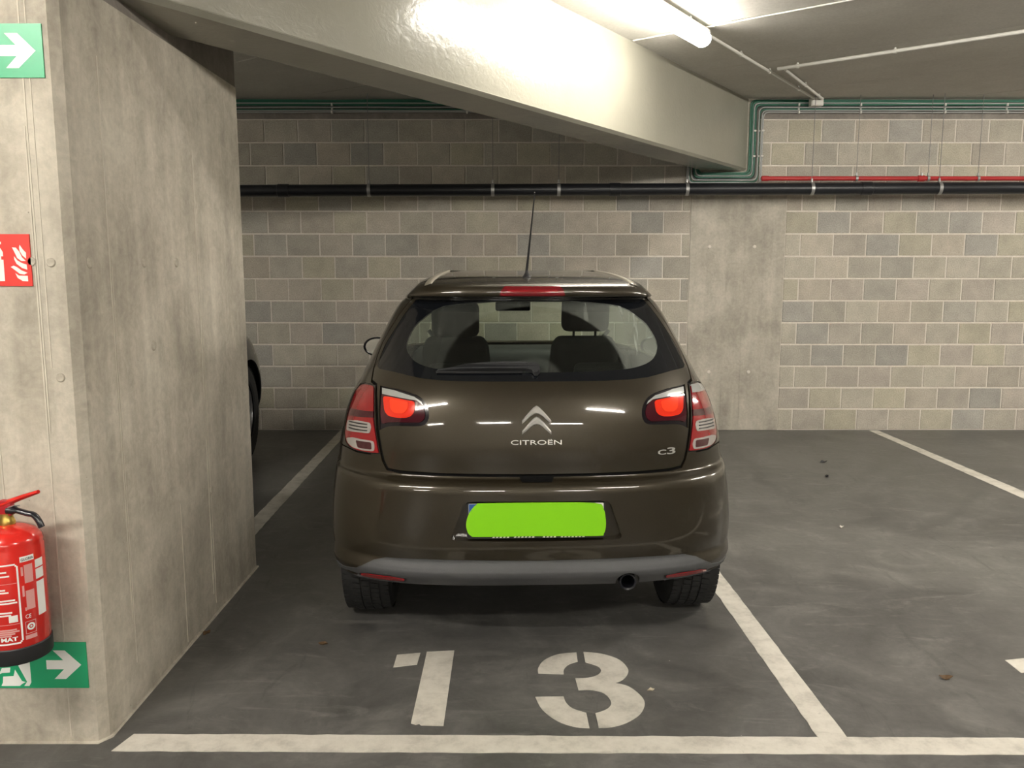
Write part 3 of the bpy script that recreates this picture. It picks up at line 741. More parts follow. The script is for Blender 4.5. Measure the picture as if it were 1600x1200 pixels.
def dense(poly, step=.03, closed=True):
    out = []; N = len(poly)
    for i in range(N if closed else N - 1):
        a, b = poly[i], poly[(i + 1) % N]
        if a[0] != b[0]: out.append(a); continue
        n = max(1, int(math.hypot(b[1] - a[1], b[2] - a[2]) / step))
        for k in range(n): out.append((a[0], a[1] + (b[1] - a[1]) * k / n, a[2] + (b[2] - a[2]) * k / n))
    if not closed: out.append(poly[-1])
    return out
def to_domain(poly, step=.03, closed=True):
    conv = {'r': f_rear, 's': f_side, 'f': f_front}
    return [(conv[k](a, z), q_of(z)) for k, a, z in dense(poly, step, closed)]
rp = lambda pts: [('r', a, b) for a, b in pts]
sp_ = lambda pts: [('s', a, b) for a, b in pts]
fp = lambda pts: [('f', a, b) for a, b in pts]
def inside(P, poly):
    x, y = P[:, 0], P[:, 1]; c = np.zeros(len(P), bool); n = len(poly)
    for i in range(n):
        x0, y0 = poly[i]; x1, y1 = poly[(i + 1) % n]
        if y0 == y1: continue
        m = ((y0 > y) != (y1 > y)) & (x < (x1 - x0) * (y - y0) / (y1 - y0) + x0); c ^= m
    return c
def seam_band(poly, w=.006):
    """thin closed band around an open polyline given in the unrolled domain"""
    P = np.array(poly); d = np.gradient(P, axis=0); d /= np.linalg.norm(d, axis=1)[:, None] + 1e-12
    n = np.stack([-d[:, 1], d[:, 0]], 1) * w / 2
    return [tuple(p) for p in P + n] + [tuple(p) for p in (P - n)[::-1]]

glass = [(0, 1.3705), (.2886, 1.3705), (.4655, 1.3705), (.482, 1.366), (.5288, 1.305), (.570, 1.2395), (.600, 1.192), (.616, 1.150), (.626, 1.105), (.615, 1.097), (.5515, 1.0935), (.4973, 1.086), (.440, 1.0775), (.36, 1.0725), (.27, 1.0715), (0, 1.0715)]
clear = [(0, 1.366)] + smooth_poly([(.12, 1.366), (.20, 1.363), (.36, 1.345), (.443, 1.296), (.478, 1.262), (.505, 1.205), (.497, 1.165), (.462, 1.134), (.40, 1.116), (.3, 1.107), (.12, 1.1035)], 3, False) + [(0, 1.1030)]
gate = [(0, 1.3735), (.47, 1.3735), (.4986, 1.3725), (.5481, 1.308), (.5896, 1.2426), (.6171, 1.191), (.634, 1.1394), (.6433, 1.0955), (.6450, 1.0502), (.6215, 1.0405), (.6130, .954), (.6070, .8787), (.5915, .800), (.583, .7635), (.567, .7345), (.520, .7286), (.38, .7268), (.236, .7262), (0, .7246)]
inner_lamp = smooth_poly([(.5265, 1.0345), (.46, 1.0205), (.427, 1.003), (.408, .975), (.4035, .945), (.410, .922), (.4235, .9105), (.45, .9055), (.5382, .9005), (.5738, .8925)], 3, False)
inner_lamp = [(.604, 1.0395)] + inner_lamp + [(.600, .8785)]
outer_lamp = [(.7044, 1.0290), (.6787, 1.0392), (.6275, 1.0400), (.6215, .964), (.6205, .9177), (.6135, .877), (.5990, .803), (.595, .7885), (.634, .7860), (.6977, .7850), (.7327, .7915), (.7535, .8055), (.765, .836), (.758, .8979), (.744, .9535), (.7275, .9988)]
recess = [(0, .6390), (.235, .6385), (.2625, .6340), (.2785, .6200), (.3190, .5010), (.3175, .4925), (.310, .4880), (.25, .4855), (0, .4835)]
valance_top = [(0, .4015), (.19, .4045), (.415, .4065), (.575, .402), (.6235, .386), (.667, .362), (.698, .343), (.74, .330), (.765, .3245)]
AX_R, AX_F, ARCH = .615, 3.085, .345
def arch(cx, r): return [(cx + r * math.cos(t), .310 + r * math.sin(t)) for t in np.linspace(math.pi, 0, 25)]
reg = []     # (name, polygon in the unrolled domain), first match wins
def region(name, poly, step=.03): reg.append((name, to_domain(poly, step)))
region('arch', sp_([(AX_R - ARCH, ZLO)] + arch(AX_R, ARCH) + [(AX_R + ARCH, ZLO)]))
region('arch', sp_([(AX_F - ARCH, ZLO)] + arch(AX_F, ARCH) + [(AX_F + ARCH, ZLO)]))
region('clear', rp(clear)); region('frit', rp(glass))
region('inner_lamp', rp(inner_lamp)); region('outer_lamp', rp(outer_lamp)); region('recess', rp(recess))
exh = [(.352 + .046 * math.cos(t), .312 + .040 * math.sin(t)) for t in np.linspace(0, math.pi, 15)]
region('notch', rp([(.398, ZLO)] + exh + [(.306, ZLO)]))
# tailgate shut line as a recessed band, then the panels either side of it
line = to_domain(rp(gate[1:] ), .02, closed=False)
reg.append(('seam_gate', seam_band(line, .0115)))
region('spoiler', rp([(0, 1.3735), (.47, 1.3735), (.4986, 1.3725), (.480, 1.392), (.455, 1.413), (.430, 1.4255), (.30, 1.4325), (0, 1.4352)]))
region('tailgate', rp(gate))
region('valance', rp(valance_top) + sp_([(.30, .33), (.34, .303)]) + rp([(.7, ZLO), (0, ZLO)]))
side_seam = sp_([(.430, .787), (.425, .74), (.40, .66), (.36, .56)])
reg.append(('seam_bumper', seam_band(to_domain(rp([(.634, .7845), (.6977, .7835)]) + sp_([(.36, .785)]) + side_seam, .02, False), .006)))
region('bumper', rp([(0, .7246), (.236, .7262), (.38, .7268), (.520, .7286), (.567, .7345), (.583, .7635), (.592, .787), (.6977, .784)]) + sp_([(.36, .785)]) + side_seam + sp_([(.30, .33), (.26, .303)]) + rp([(.6, ZLO), (0, ZLO)]))
region('side_glass', sp_(smooth_poly([(.80, 1.05), (1.55, 1.03), (2.50, 1.01), (2.42, 1.09), (2.20, 1.22), (1.98, 1.335), (1.55, 1.375), (1.15, 1.365), (.93, 1.28), (.80, 1.14)], 3)))
region('windshield', fp([(0, 1.375), (.44, 1.372), (.50, 1.36), (.545, 1.28), (.60, 1.15), (.655, 1.02), (.64, 1.008), (.4, 1.003), (0, 1.0)]))
for q, pts in enumerate(([(1.46, .36), (1.45, .7), (1.47, 1.02)], [(2.62, .36), (2.60, .6), (2.56, .92), (2.52, 1.0)], [(.985, .52), (1.0, .60), (.93, .80), (.86, 1.03)])):
    reg.append(('seam_door%d' % q, seam_band(to_domain(sp_(pts), .03, False), .007)))
reg.append(('seam_bonnet', seam_band(to_domain(fp([(.0, .74), (.4, .75), (.62, .80)]) + sp_([(3.2, .875), (2.75, .955)]), .03, False), .007)))
region('bonnet', fp([(0, .742), (.4, .752), (.62, .80)]) + sp_([(3.2, .876), (2.75, .956)]) + fp([(.60, .985), (0, .99)]))
region('rear_door', sp_([(1.455, .36), (1.455, .7), (1.47, 1.02), (.86, 1.03), (.93, .80), (1.0, .60), (.985, .52), (.99, .36)]))
region('front_door', sp_([(2.62, .36), (2.60, .6), (2.56, .92), (2.52, 1.0), (1.47, 1.02), (1.455, .7), (1.455, .36)]))

def build_shell():
    fs = [0]; d = .024
    while fs[-1] < FS:
        x = fs[-1]; step = d if x < 1.15 else min(.08, d + (x - 1.15) * .12); fs.append(min(FS, x + step))
    if FS - fs[-2] < .01: fs.pop(-2)
    qs = [0.0]
    while qs[-1] < _qt[-1]:
        z = z_of(qs[-1]); st = .008 if (.68 < z < .745 or 1.33 < z < 1.445 or .335 < z < .42) else .024
        qs.append(min(float(_qt[-1]), qs[-1] + st))
    if qs[-1] - qs[-2] < .004: qs.pop(-2)
    nq = len(qs)
    pts, edges = [], []
    for j, q in enumerate(qs):
        for i, x in enumerate(fs):
            pts.append((x, float(q)))
    nf = len(fs); idx = lambda i, j: j * nf + i
    for i in range(nf - 1): edges += [(idx(i, 0), idx(i + 1, 0)), (idx(i, nq - 1), idx(i + 1, nq - 1))]
    for j in range(nq - 1): edges += [(idx(0, j), idx(0, j + 1)), (idx(nf - 1, j), idx(nf - 1, j + 1))]
    for _, poly in reg:
        b = len(pts); poly = [(min(max(x, 0), FS), min(max(y, 0), float(_qt[-1]))) for x, y in poly]
        pts += poly; n = len(poly); edges += [(b + k, b + (k + 1) % n) for k in range(n)]
    V, E_, Fc, *_ = delaunay_2d_cdt([Vector(p) for p in pts], edges, [], 0, 1e-6)
    Vn = np.array([tuple(v) for v in V]); tri = np.array([tuple(f) for f in Fc if len(f) == 3])
    cen = Vn[tri].mean(1)
    name = np.full(len(tri), 'body', dtype=object); done = np.zeros(len(tri), bool)
    for nm, poly in reg:
        m = inside(cen, poly) & ~done; name[m] = nm; done |= m
    P = np.array([surf(a, b) for a, b in Vn]); N = np.array([surf_n(a, b) for a, b in Vn])
    t = np.clip((P[:, 2] - 1.458) / .020, 0, 1)[:, None]; t = t * t * (3 - 2 * t); N = N * (1 - t) + np.array([0, 0, 1.]) * t; N /= np.linalg.norm(N, axis=1)[:, None]
    P[np.abs(Vn[:, 0]) < 1e-5, 0] = 0; P[np.abs(Vn[:, 0] - FS) < 1e-5, 0] = 0
    parts = {}
    for nm in set(name): parts[nm] = tri[name == nm]
    return Vn, P, N, parts
SV, SP, SN, SPARTS = build_shell()

def shell_mesh(tris, P, N, off=0.0, skirt=.012, sides=(1, -1), cap=False):
    """both halves of a piece of the shell, with edges turned inwards and the normals of the smooth surface"""
    verts, faces, norms = [], [], []; vid = {}
    def vert(i, s):
        cen = abs(P[i][0]) < 1e-7 and len(sides) == 2; k = (i, 1 if cen else s)
        if k not in vid:
            p = P[i] + N[i] * off; n = N[i].copy()
            if cen: p = np.array([0, p[1], p[2]]); n = np.array([0, n[1], n[2]]); n /= np.linalg.norm(n) + 1e-12
            m = np.array([k[1], 1, 1]); vid[k] = len(verts); verts.append(p * m); vn.append(n * m)
        return vid[k]
    vn = []; cnt = {}
    pieces = tris if isinstance(tris, list) else [(tris, sides)]
    for tset, s in [(a, s) for a, ss in pieces for s in ss]:
        for t in tset:
            a = [vert(int(i), s) for i in t]
            if len(set(a)) < 3: continue
            if s < 0: a = a[::-1]
            faces.append(a); norms += [vn[i] for i in a]
            for e in ((a[0], a[1]), (a[1], a[2]), (a[2], a[0])): cnt[tuple(sorted(e))] = (cnt.get(tuple(sorted(e)), (0, None))[0] + 1, e)
    if cap:
        top = [i for i in range(len(SV)) if abs(SV[i][1] - _qt[-1]) < 1e-6]; top.sort(key=lambda i: SV[i][0])
        for a, b in zip(top, top[1:]):
            f = [vert(a, 1), vert(b, 1), vert(b, -1), vert(a, -1)]; f = [x for k, x in enumerate(f) if x not in f[:k]]
            if len(f) >= 3: faces.append(f[::-1]); norms += [np.array([0, 0, 1.])] * len(f)
    if skirt:
        for (c, e) in list(cnt.values()):
            if c != 1: continue
            a, b = e; pa, pb = np.array(verts[a]), np.array(verts[b])
            if abs(pa[0]) < 1e-7 and abs(pb[0]) < 1e-7: continue
            if cap and pa[2] > ZHI - 1e-5 and pb[2] > ZHI - 1e-5: continue
            ia = len(verts); verts += [pa, pb, pb - vn[b] * skirt, pa - vn[a] * skirt]; vn += [vn[a]] * 4
            fn = np.cross(pb - pa, -vn[a]); fn = -fn / (np.linalg.norm(fn) + 1e-12)
            faces.append([ia + 1, ia, ia + 3, ia + 2]); norms += [fn] * 4
    me = bpy.data.meshes.new('shell'); me.from_pydata([tuple(v) for v in verts], [], faces); me.update()
    for p in me.polygons: p.use_smooth = True
    me.normals_split_custom_set([tuple(n) for n in norms])
    return me
def patch_mesh(poly, off=.002, skirt=.008, sides=(1, -1), step=.012):
    """a patch lying on the rear surface, outline given in (u, z)"""
    D2 = to_domain(rp(poly), .012); A = np.array(D2); lo, hi = A.min(0), A.max(0)
    pts = list(D2); n = len(pts); ed = [(k, (k + 1) % n) for k in range(n)]
    gx = np.arange(lo[0] + step / 2, hi[0], step); gy = np.arange(lo[1] + step / 2, hi[1], step)
    g = np.array([(a, b) for a in gx for b in gy]) if len(gx) and len(gy) else np.zeros((0, 2))
    if len(g): pts += [tuple(p) for p in g[inside(g, D2)]]
    V, E_, Fc, *_ = delaunay_2d_cdt([Vector(p) for p in pts], ed, [], 0, 1e-6)
    Vn = np.array([tuple(v) for v in V]); tri = np.array([tuple(f) for f in Fc if len(f) == 3]); tri = tri[inside(Vn[tri].mean(1), D2)]
    P = np.array([surf(a, b) for a, b in Vn]); N = np.array([surf_n(a, b) for a, b in Vn]); P[np.abs(Vn[:, 0]) < 1e-6, 0] = 0
    return shell_mesh(tri, P, N, off, skirt, sides)

# ---- car materials
def car_paint(name, col, flake=.06):
    m, nt, b = new_mat(name); k = NB(nt); v = k.coord('Object')
    f = k.noise(v, 900, 2, .8)
    c = k.mix(1.0, col, k.ramp(f, [(.35, G(.75)), (.65, G(1.3))]), 'MULTIPLY')
    dirt = k.ramp(k.noise(v, 3.5, 8, .7, .6), [(.56, G(0)), (.78, G(.30))])
    c = k.mix(dirt, c, (.075, .066, .052))
    k.link(c, b.inputs['Base Color']); b.inputs['Metallic'].default_value = .55; b.inputs['Roughness'].default_value = .42
    b.inputs['Coat Weight'].default_value = 1.0
    k.link(k.math('MULTIPLY_ADD', k.noise(v, 5, 8, .7, .5), .16, -.02), b.inputs['Coat Roughness'])
    return m
M['paint'] = car_paint('brown_paint', (.030, .0228, .0118))
M['paint_black'] = car_paint('black_paint', (.010, .011, .014))
M['wiper'] = principled('wiper_plastic', (.030, .031, .033), .35)
M['grey_plastic'] = principled('grey_plastic', (.066, .067, .070), .55, bump=.12, bscale=400)
M['black_plastic'] = principled('black_plastic', (.012, .012, .013), .5)
M['frit'] = principled('black_glass_border', (.006, .007, .009), .06, spec=.5)
M['seam'] = principled('shut_line', (.004, .004, .004), .8, spec=.1)
M['satin'] = principled('satin_silver', (.70, .69, .66), .30, .65)
M['brake_red'] = principled('brake_light_red', (.17, .006, .010), .12, coat=1.0)
M['chrome'] = principled('chrome', (.72, .72, .70), .14, 1.0)
M['seat'] = principled('seat_fabric', (.012, .012, .012), .9, spec=.2)
M['trim'] = principled('interior_trim', (.022, .024, .024), .7)
M['lamp_red'] = principled('lamp_red', (.27, .005, .009), .10, coat=1.0)
M['lamp_dark_red'] = principled('lamp_dark_red', (.055, .004, .010), .08, coat=1.0)
M['lamp_bright'] = principled('lamp_bright_red', (.78, .030, .010), .12, coat=1.0)
M['lamp_core'] = principled('lamp_core_red', (.95, .055, .015), .12, coat=1.0)
M['lamp_clear'] = principled('lamp_clear', (.46, .43, .41), .14, .35, coat=1.0)
M['lamp_grey'] = principled('lamp_grey', (.40, .41, .40), .18, .2, coat=1.0)
M['lamp_frame'] = principled('lamp_frame', (.010, .008, .011), .12, coat=.5)
M['roof_strip'] = principled('roof_strip', (.34, .31, .25), .35, .3)
M['redaction_green'] = principled('redaction_green', (.22, .62, .0), .45)
M['plate_blue'] = principled('plate_blue', (.02, .08, .32), .4)
M['tyre'] = principled('tyre_rubber', (.014, .014, .014), .75, noise=.25, nscale=60)
M['alloy'] = principled('alloy', (.45, .45, .46), .3, .9)
def glass_material(name, tint, refl=.9, dust=0.0, dirt=False):
    m = bpy.data.materials.new(name); m.use_nodes = True; nt = m.node_tree; nt.nodes.clear(); k = NB(nt)
    out = k.node('ShaderNodeOutputMaterial'); tr = k.node('ShaderNodeBsdfTransparent'); tr.inputs[0].default_value = (*tint, 1)
    gl = k.node('ShaderNodeBsdfGlossy'); gl.inputs['Roughness'].default_value = .02; gl.inputs[0].default_value = (refl, refl, refl, 1)
    lw = k.node('ShaderNodeLayerWeight'); fac0 = k.math('MULTIPLY_ADD', k.math('POWER', lw.outputs['Facing'], 5.0), .90, .05)
    a = k.node('ShaderNodeMixShader'); k.link(fac0, a.inputs[0]); k.link(tr.outputs[0], a.inputs[1]); k.link(gl.outputs[0], a.inputs[2])
    res = a.outputs[0]
    if dirt:
        # grime outside the arc the wiper has swept, streaks of run-off at the right
        tc = k.node('ShaderNodeTexCoord'); sep = k.node('ShaderNodeSeparateXYZ'); k.link(tc.outputs['Object'], sep.inputs[0])
        du = k.math('SUBTRACT', sep.outputs[0], -.005); dz = k.math('MULTIPLY', k.math('SUBTRACT', sep.outputs[2], 1.075), 1.32)
        r = k.math('SQRT', k.math('ADD', k.math('MULTIPLY', du, du), k.math('MULTIPLY', dz, dz)))
        sweep = k.ramp(r, [(.100, G(.45)), (.112, G(.03)), (.352, G(.03)), (.362, G(1))])
        n = k.ramp(k.noise(k.coord('Object', scale=(1, 1, .6)), 7, 6, .7), [(.25, G(.55)), (.75, G(1.2))])
        st = k.ramp(k.noise(k.coord('Object', scale=(9, 1, 1.0), rot=(0, .22, 0)), 3.0, 3, .5, .4), [(.60, G(1)), (.68, G(1.9))])
        side = k.ramp(k.math('MULTIPLY_ADD', sep.outputs[0], 1.0, .5), [(.30, G(.38)), (.62, G(.85)), (.92, G(1.9))])
        fac = k.math('MULTIPLY', k.math('MULTIPLY', k.math('MULTIPLY', sweep, n), k.math('MULTIPLY', st, side)), dust)
        df = k.node('ShaderNodeBsdfDiffuse'); df.inputs[0].default_value = (.44, .47, .42, 1)
        b = k.node('ShaderNodeMixShader'); k.link(fac, b.inputs[0]); k.link(res, b.inputs[1]); k.link(df.outputs[0], b.inputs[2]); res = b.outputs[0]
    k.link(res, out.inputs['Surface']); return m
M['rear_glass'] = glass_material('rear_glass', (.80, .87, .80), dust=.19, dirt=True)
M['windshield'] = glass_material('windshield_glass', (.88, .94, .88))
M['side_glass'] = glass_material('side_glass', (.60, .66, .60))

CAR_LOC, CAR_ROT = (.094, 3.0, 0), .034
car = empty('hatchback_car', CAR_LOC, CAR_ROT)
tag(car, 'dark brown hatchback car parked nose-in on bay 13', 'car')
def cpart(name, me, mt, parent=None): return obj(name, me, M[mt] if isinstance(mt, str) else mt, parent if parent is not None else car)
def sh(nm, **k): return shell_mesh(SPARTS[nm], SP, SN, **k)
body = cpart('body_shell', sh('body', cap=True), 'paint')
tailgate = cpart('tailgate', sh('tailgate'), 'paint')
spoiler = cpart('spoiler', sh('spoiler'), 'paint')
bumper = cpart('rear_bumper', sh('bumper', skirt=.040), 'paint')
valance = cpart('bumper_valance', shell_mesh([(SPARTS['valance'], (1, -1)), (SPARTS['notch'], (-1,))], SP, SN, off=.003, skirt=.03), 'grey_plastic')
bonnet = cpart('bonnet', sh('bonnet'), 'paint')
for s in (1, -1):
    cpart('rear_door', sh('rear_door', sides=(s,)), 'paint'); cpart('front_door', sh('front_door', sides=(s,)), 'paint')
    cpart('side_window', sh('side_glass', sides=(s,), off=-.004, skirt=0), 'side_glass')
for nm in ('seam_gate', 'seam_bumper', 'seam_door0', 'seam_door1', 'seam_door2', 'seam_bonnet'):
    for s in (1, -1): cpart('shut_line', sh(nm, off=-.009, skirt=0, sides=(s,)), 'seam')
rg = cpart('rear_window', sh('clear', off=-.001, skirt=0), 'rear_glass')
cpart('glass_border', sh('frit', off=-.001, skirt=.006), 'frit', rg)
cpart('windshield', sh('windshield', off=-.003, skirt=0), 'windshield')
cpart('plate_recess', sh('recess', off=-.036, skirt=0), 'paint', bumper)
cpart('exhaust_recess', sh('notch', off=-.03, skirt=0, sides=(1,)), 'black_plastic', valance)
# ---- lamps
def mirror_parts(fn):
    for s in (1, -1): fn(s)
def lamps(s):
    il = cpart('tailgate_lamp', sh('inner_lamp', sides=(s,), off=-.006, skirt=.006), 'lamp_frame')
    P = lambda n, p, m, off, par: cpart(n, patch_mesh(p, off, .006, (s,)), m, par)
    P('lens', round_poly([(.597, 1.012), (.4513, .9985), (.4293, .983), (.4205, .9616), (.4205, .9355), (.4379, .9195), (.5224, .9165), (.5675, .9120), (.5904, .902), (.598, .9374)], .012), 'lamp_dark_red', -.002, il)
    P('trim_strip', [(.5945, 1.0330), (.5425, 1.0290), (.4612, 1.0115), (.4326, .9945), (.4262, .9825), (.4520, .9985), (.5925, 1.0120)], 'lamp_grey', .001, il)
    P('reflector', round_poly([(.589, 1.0050), (.5574, 1.0045), (.4575, .9942), (.4615, .9567), (.4722, .9416), (.4909, .9335), (.5289, .9310), (.5646, .9352), (.580, .9509)], .012), 'lamp_bright', .0005, il)
    P('reflector_core', round_poly([(.560, .9990), (.482, .9915), (.4865, .9639), (.5006, .9496), (.5357, .9470), (.5545, .9593)], .012), 'lamp_core', .003, il)
    ol = cpart('corner_lamp', sh('outer_lamp', sides=(s,), off=-.004, skirt=.006), 'lamp_frame')
    P('lens', round_poly([(.7015, 1.0235), (.6787, 1.0330), (.6340, 1.0350), (.6290, .964), (.6280, .9177), (.6210, .877), (.6060, .803), (.602, .7930), (.634, .7905), (.6977, .7895), (.7300, .7960), (.7490, .8090), (.760, .838), (.753, .8979), (.739, .9535), (.7225, .9988)], .008), 'lamp_red', .000, ol)
    P('dark_band', [(.6270, .945), (.6260, .922), (.750, .908), (.7440, .935)], 'lamp_dark_red', .0015, ol)
    if s > 0: P('trim_strip', [(.7015, 1.0228), (.6787, 1.0322), (.6345, 1.0342), (.6335, 1.0060), (.7200, .9985)], 'lamp_grey', .002, ol)
    ind = P('indicator_lens', round_poly([(.7470, .8900), (.6960, .9010), (.6400, .9020), (.6335, .8889), (.6390, .8620), (.6909, .8575), (.7500, .8500)], .008), 'lamp_clear', .002, ol)
    for z0 in (.868, .880, .892): cpart('rib', patch_mesh([(.650, z0), (.735, z0 - .006), (.735, z0 - .002), (.650, z0 + .004)], .004, .004, (s,)), 'black_plastic', ol)
    P('reversing_lens', round_poly([(.7480, .8230), (.7171, .8335), (.6233, .8355), (.6183, .8183), (.6202, .7965), (.6685, .7935), (.7166, .7960), (.7420, .8080)], .010), 'lamp_clear', .002, ol)
    P('bulb_window', round_poly([(.700, .826), (.632, .829), (.630, .802), (.690, .800)], .006), 'lamp_dark_red', .0035, ol)
    rf = cpart('bumper_reflector', patch_mesh(round_poly([(.678, .3205), (.645, .3305), (.560, .3330), (.4995, .3255), (.505, .3140), (.560, .3125), (.645, .3130), (.676, .3125)], .006), .0065, .008, (s,)), 'lamp_red', valance)
    cpart('reflector_slot', patch_mesh(round_poly([(.685, .3205), (.646, .3345), (.559, .3370), (.492, .3280), (.498, .3105), (.560, .3090), (.645, .3095), (.684, .3095)], .006), .0045, .008, (s,)), 'black_plastic', valance)
mirror_parts(lamps)
cpart('brake_light', patch_mesh(round_poly([(0, 1.4235), (.112, 1.4235), (.127, 1.4062), (.131, 1.3890), (0, 1.3885)], .004), .003, .008), 'brake_red', spoiler)
for s in (0,):
    cpart('brake_light_bar', patch_mesh([(0, 1.411), (.098, 1.411), (.104, 1.402), (0, 1.402)], .0042, .003), 'lamp_red', spoiler)
# ---- dark patch for the tailgate latch hole, crease, plate
cpart('latch_shade_patch', patch_mesh([(0, .7245), (.066, .7245), (.056, .7055), (0, .7050)], .0025, .004), 'seam', bumper)  # raised black patch painting the shade of the latch hole; nothing is cut
def flat_rear(pts, v0, v1, lean=0.0, sym=False):
    return prism(pts, lambda a, b, t: (a, t + (b - .56) * lean, b), v1, v0)
plate = cpart('number_plate', flat_rear(round_poly([(-.262, .494), (.256, .494), (.256, .632), (-.262, .632)], .008), .012, .038), 'black_plastic')
cpart('plate_field', flat_rear(round_poly([(-.255, .512), (.249, .512), (.249, .6285), (-.255, .6285)], .004), .0105, .014), 'sign_white', plate)
cpart('blue_band', flat_rear([(-.254, .513), (-.210, .513), (-.210, .6275), (-.254, .6275)], .0098, .012), 'plate_blue', plate)
scr = cpart('plate_screw', lathe([(0, -.002), (.005, -.0015), (.006, 0)], 10), 'black_plastic', plate); scr.location = (.238, .0105, .6195)
scr.rotation_euler = (math.pi / 2, 0, 0)
blob = smooth_poly([(-.251, .598), (-.264, .560), (-.262, .530), (-.248, .508), (-.213, .5035), (.0, .5035), (.225, .5020), (.250, .510), (.258, .540), (.256, .575), (.248, .606), (.216, .6290), (.0, .6330), (-.200, .6320), (-.226, .627)], 3)
cpart('redaction_mark', flat_rear(blob, .0055, .0095), 'redaction_green', plate)  # green redaction mark built as an added slab; the plate has no cover
for i in range(26):
    if i in (5, 12, 13, 18): continue
    x0 = -.168 + i * .0135
    cpart('frame_lettering', flat_rear([(x0, .4965), (x0 + .0095, .4965), (x0 + .0095, .5030), (x0 + .004, .5030)], .0112, .0125), 'sign_white', plate)
# ---- badge and lettering
def surf_wrap(me, uc, zc, off=.003):
    """lay a flat mesh (x, y, depth) on the rear surface"""
    for v in me.vertices:
        u, z, d = uc + v.co.x, zc + v.co.y, v.co.z
        v.co = Vector(rear_point(u, z, off + d))
    me.update(); return me
def chevron(z0):
    out = []
    top = [(-.0545, -.014), (-.043, .000), (-.026, .0185), (-.010, .034), (0, .0395), (.010, .034), (.026, .0185), (.043, .000), (.0545, -.014)]
    bot = [(.0545, -.0265), (.040, -.0150), (.022, .0010), (.010, .0085), (0, .0105), (-.010, .0085), (-.022, .0010), (-.040, -.0150), (-.0545, -.0265)]
    bm = bmesh.new(); n = len(top); bo = bot[::-1]
    rows = []
    for k, (a, b) in enumerate(zip(top, bo)):
        mid = lambda t: (a[0] + (b[0] - a[0]) * t, a[1] + (b[1] - a[1]) * t)
        e = .985 if k in (0, n - 1) else 1.0
        rows.append([bm.verts.new((mid(t)[0] * (e if d else 1), mid(t)[1], d)) for t, d in ((0, 0), (.10, .006), (.42, .0095), (.90, .005), (1, 0))])
    for A, B in zip(rows, rows[1:]):
        for q in range(4): bm.faces.new((A[q], A[q + 1], B[q + 1], B[q]))
    bm.faces.new(rows[0]); bm.faces.new(rows[-1][::-1])
    bmesh.ops.recalc_face_normals(bm, faces=bm.faces)
    return surf_wrap(mesh_of(bm, 'chevron'), 0, z0, .002)
badge = cpart('chevron_badge', chevron(.947), 'satin', tailgate); cpart('chevron_badge', chevron(.908), 'satin', tailgate)
def lettering(s, uc, zb, size, sx, width, bold=.0):
    me = text_mesh(s, size, .0012, sx, bold); xs = [v.co.x for v in me.vertices]; k = width / (max(xs) - min(xs)); mid = (max(xs) + min(xs)) / 2
    for v in me.vertices: v.co.x = (v.co.x - mid) * k
    return cpart('lettering', surf_wrap(me, uc, zb, .0018), 'satin', tailgate)
lettering('CITROËN', -.0015, .8440, .0240, 1.0, .190, .0)
lettering('C', .4830, .7910, .0255, 1.0, .034, .0004); lettering('3', .5215, .7905, .0350, 1.0, .034, .0004)
# ---- wiper
wpts = [(-.378, 1.099), (-.3731, 1.1040), (-.320, 1.1150), (-.2673, 1.1235), (-.1936, 1.1320), (-.120, 1.1350), (-.060, 1.1345), (-.005, 1.1315), (.012, 1.1270), (.0185, 1.1150), (.0165, 1.0980), (.006, 1.0890), (-.004, 1.0895), (-.012, 1.0990), (-.036, 1.1060), (-.1621, 1.1070), (-.28, 1.1035)]
def wiper():
    bm = bmesh.new()
    tris = tessellate_polygon([[Vector((a, b, 0)) for a, b in wpts]]); lo = [bm.verts.new((a, b, .004)) for a, b in wpts]
    cx = [(a, b * .8 + 1.108 * .2) for a, b in wpts]; hi = [bm.verts.new((a * .985 - .002, b, .024 if a > -.3 else .012)) for a, b in cx]
    for t in tris: bm.faces.new([lo[i] for i in t]); bm.faces.new([hi[i] for i in t])
    n = len(wpts)
    for i in range(n): bm.faces.new((lo[i], lo[(i + 1) % n], hi[(i + 1) % n], hi[i]))
    return surf_wrap(mesh_of(bm, 'wiper'), 0, 0, .0)
wip = cpart('rear_wiper', wiper(), 'wiper')
def blade(): 
    bm = bmesh.new(); tube_bm(bm, [(a, 1.0985 + (a + .38) * .012, .006) for a in np.linspace(-.378, -.05, 12)], .004, 6); return surf_wrap(mesh_of(bm, 'blade'), 0, 0, 0)
cpart('wiper_blade', blade(), 'black_rubber', wip)
# ---- roof strips, antenna
def roof_z(u, v):
    lo, hi = 1.30, ZHI
    def behind(z):
        if abs(u) >= W(z): return False
        return rear_v(u, z) < v
    for _ in range(40):
        m = (lo + hi) / 2
        if behind(m): lo = m
        else: hi = m
    return lo
def strip(s):
    vs = np.linspace(.455, 1.25, 26); bm = bmesh.new(); rows = []
    for v in vs:
        uo = .4385 - (v - .455) * .060; row = []
        for du in (-.030, -.028, .0, .002):
            u = uo + du; z = roof_z(u, v) + (.0035 if du in (-.028, .0) else -.002); row.append(bm.verts.new((s * u, v, z)))
        rows.append(row)
    for A, B in zip(rows, rows[1:]):
        for i in range(3): bm.faces.new((A[i], A[i + 1], B[i + 1], B[i]))
    return mesh_of(bm, 'strip', True)
for s in (1, -1): cpart('roof_strip', strip(s), 'roof_strip')
za = roof_z(-.02, .56)
ant = cpart('antenna_base', lathe([(0, .040), (.005, .036), (.007, .022), (.014, .009), (.020, .002), (.020, -.004), (0, -.004)], 18), 'black_plastic')
ant.location = (-.012, .57, za)
cpart('antenna_whip', tube([(0, 0, .03), (.0135, -.06, .19), (.026, -.118, .345)], [.0058, .0036, .0024], 8), 'black_plastic', ant)
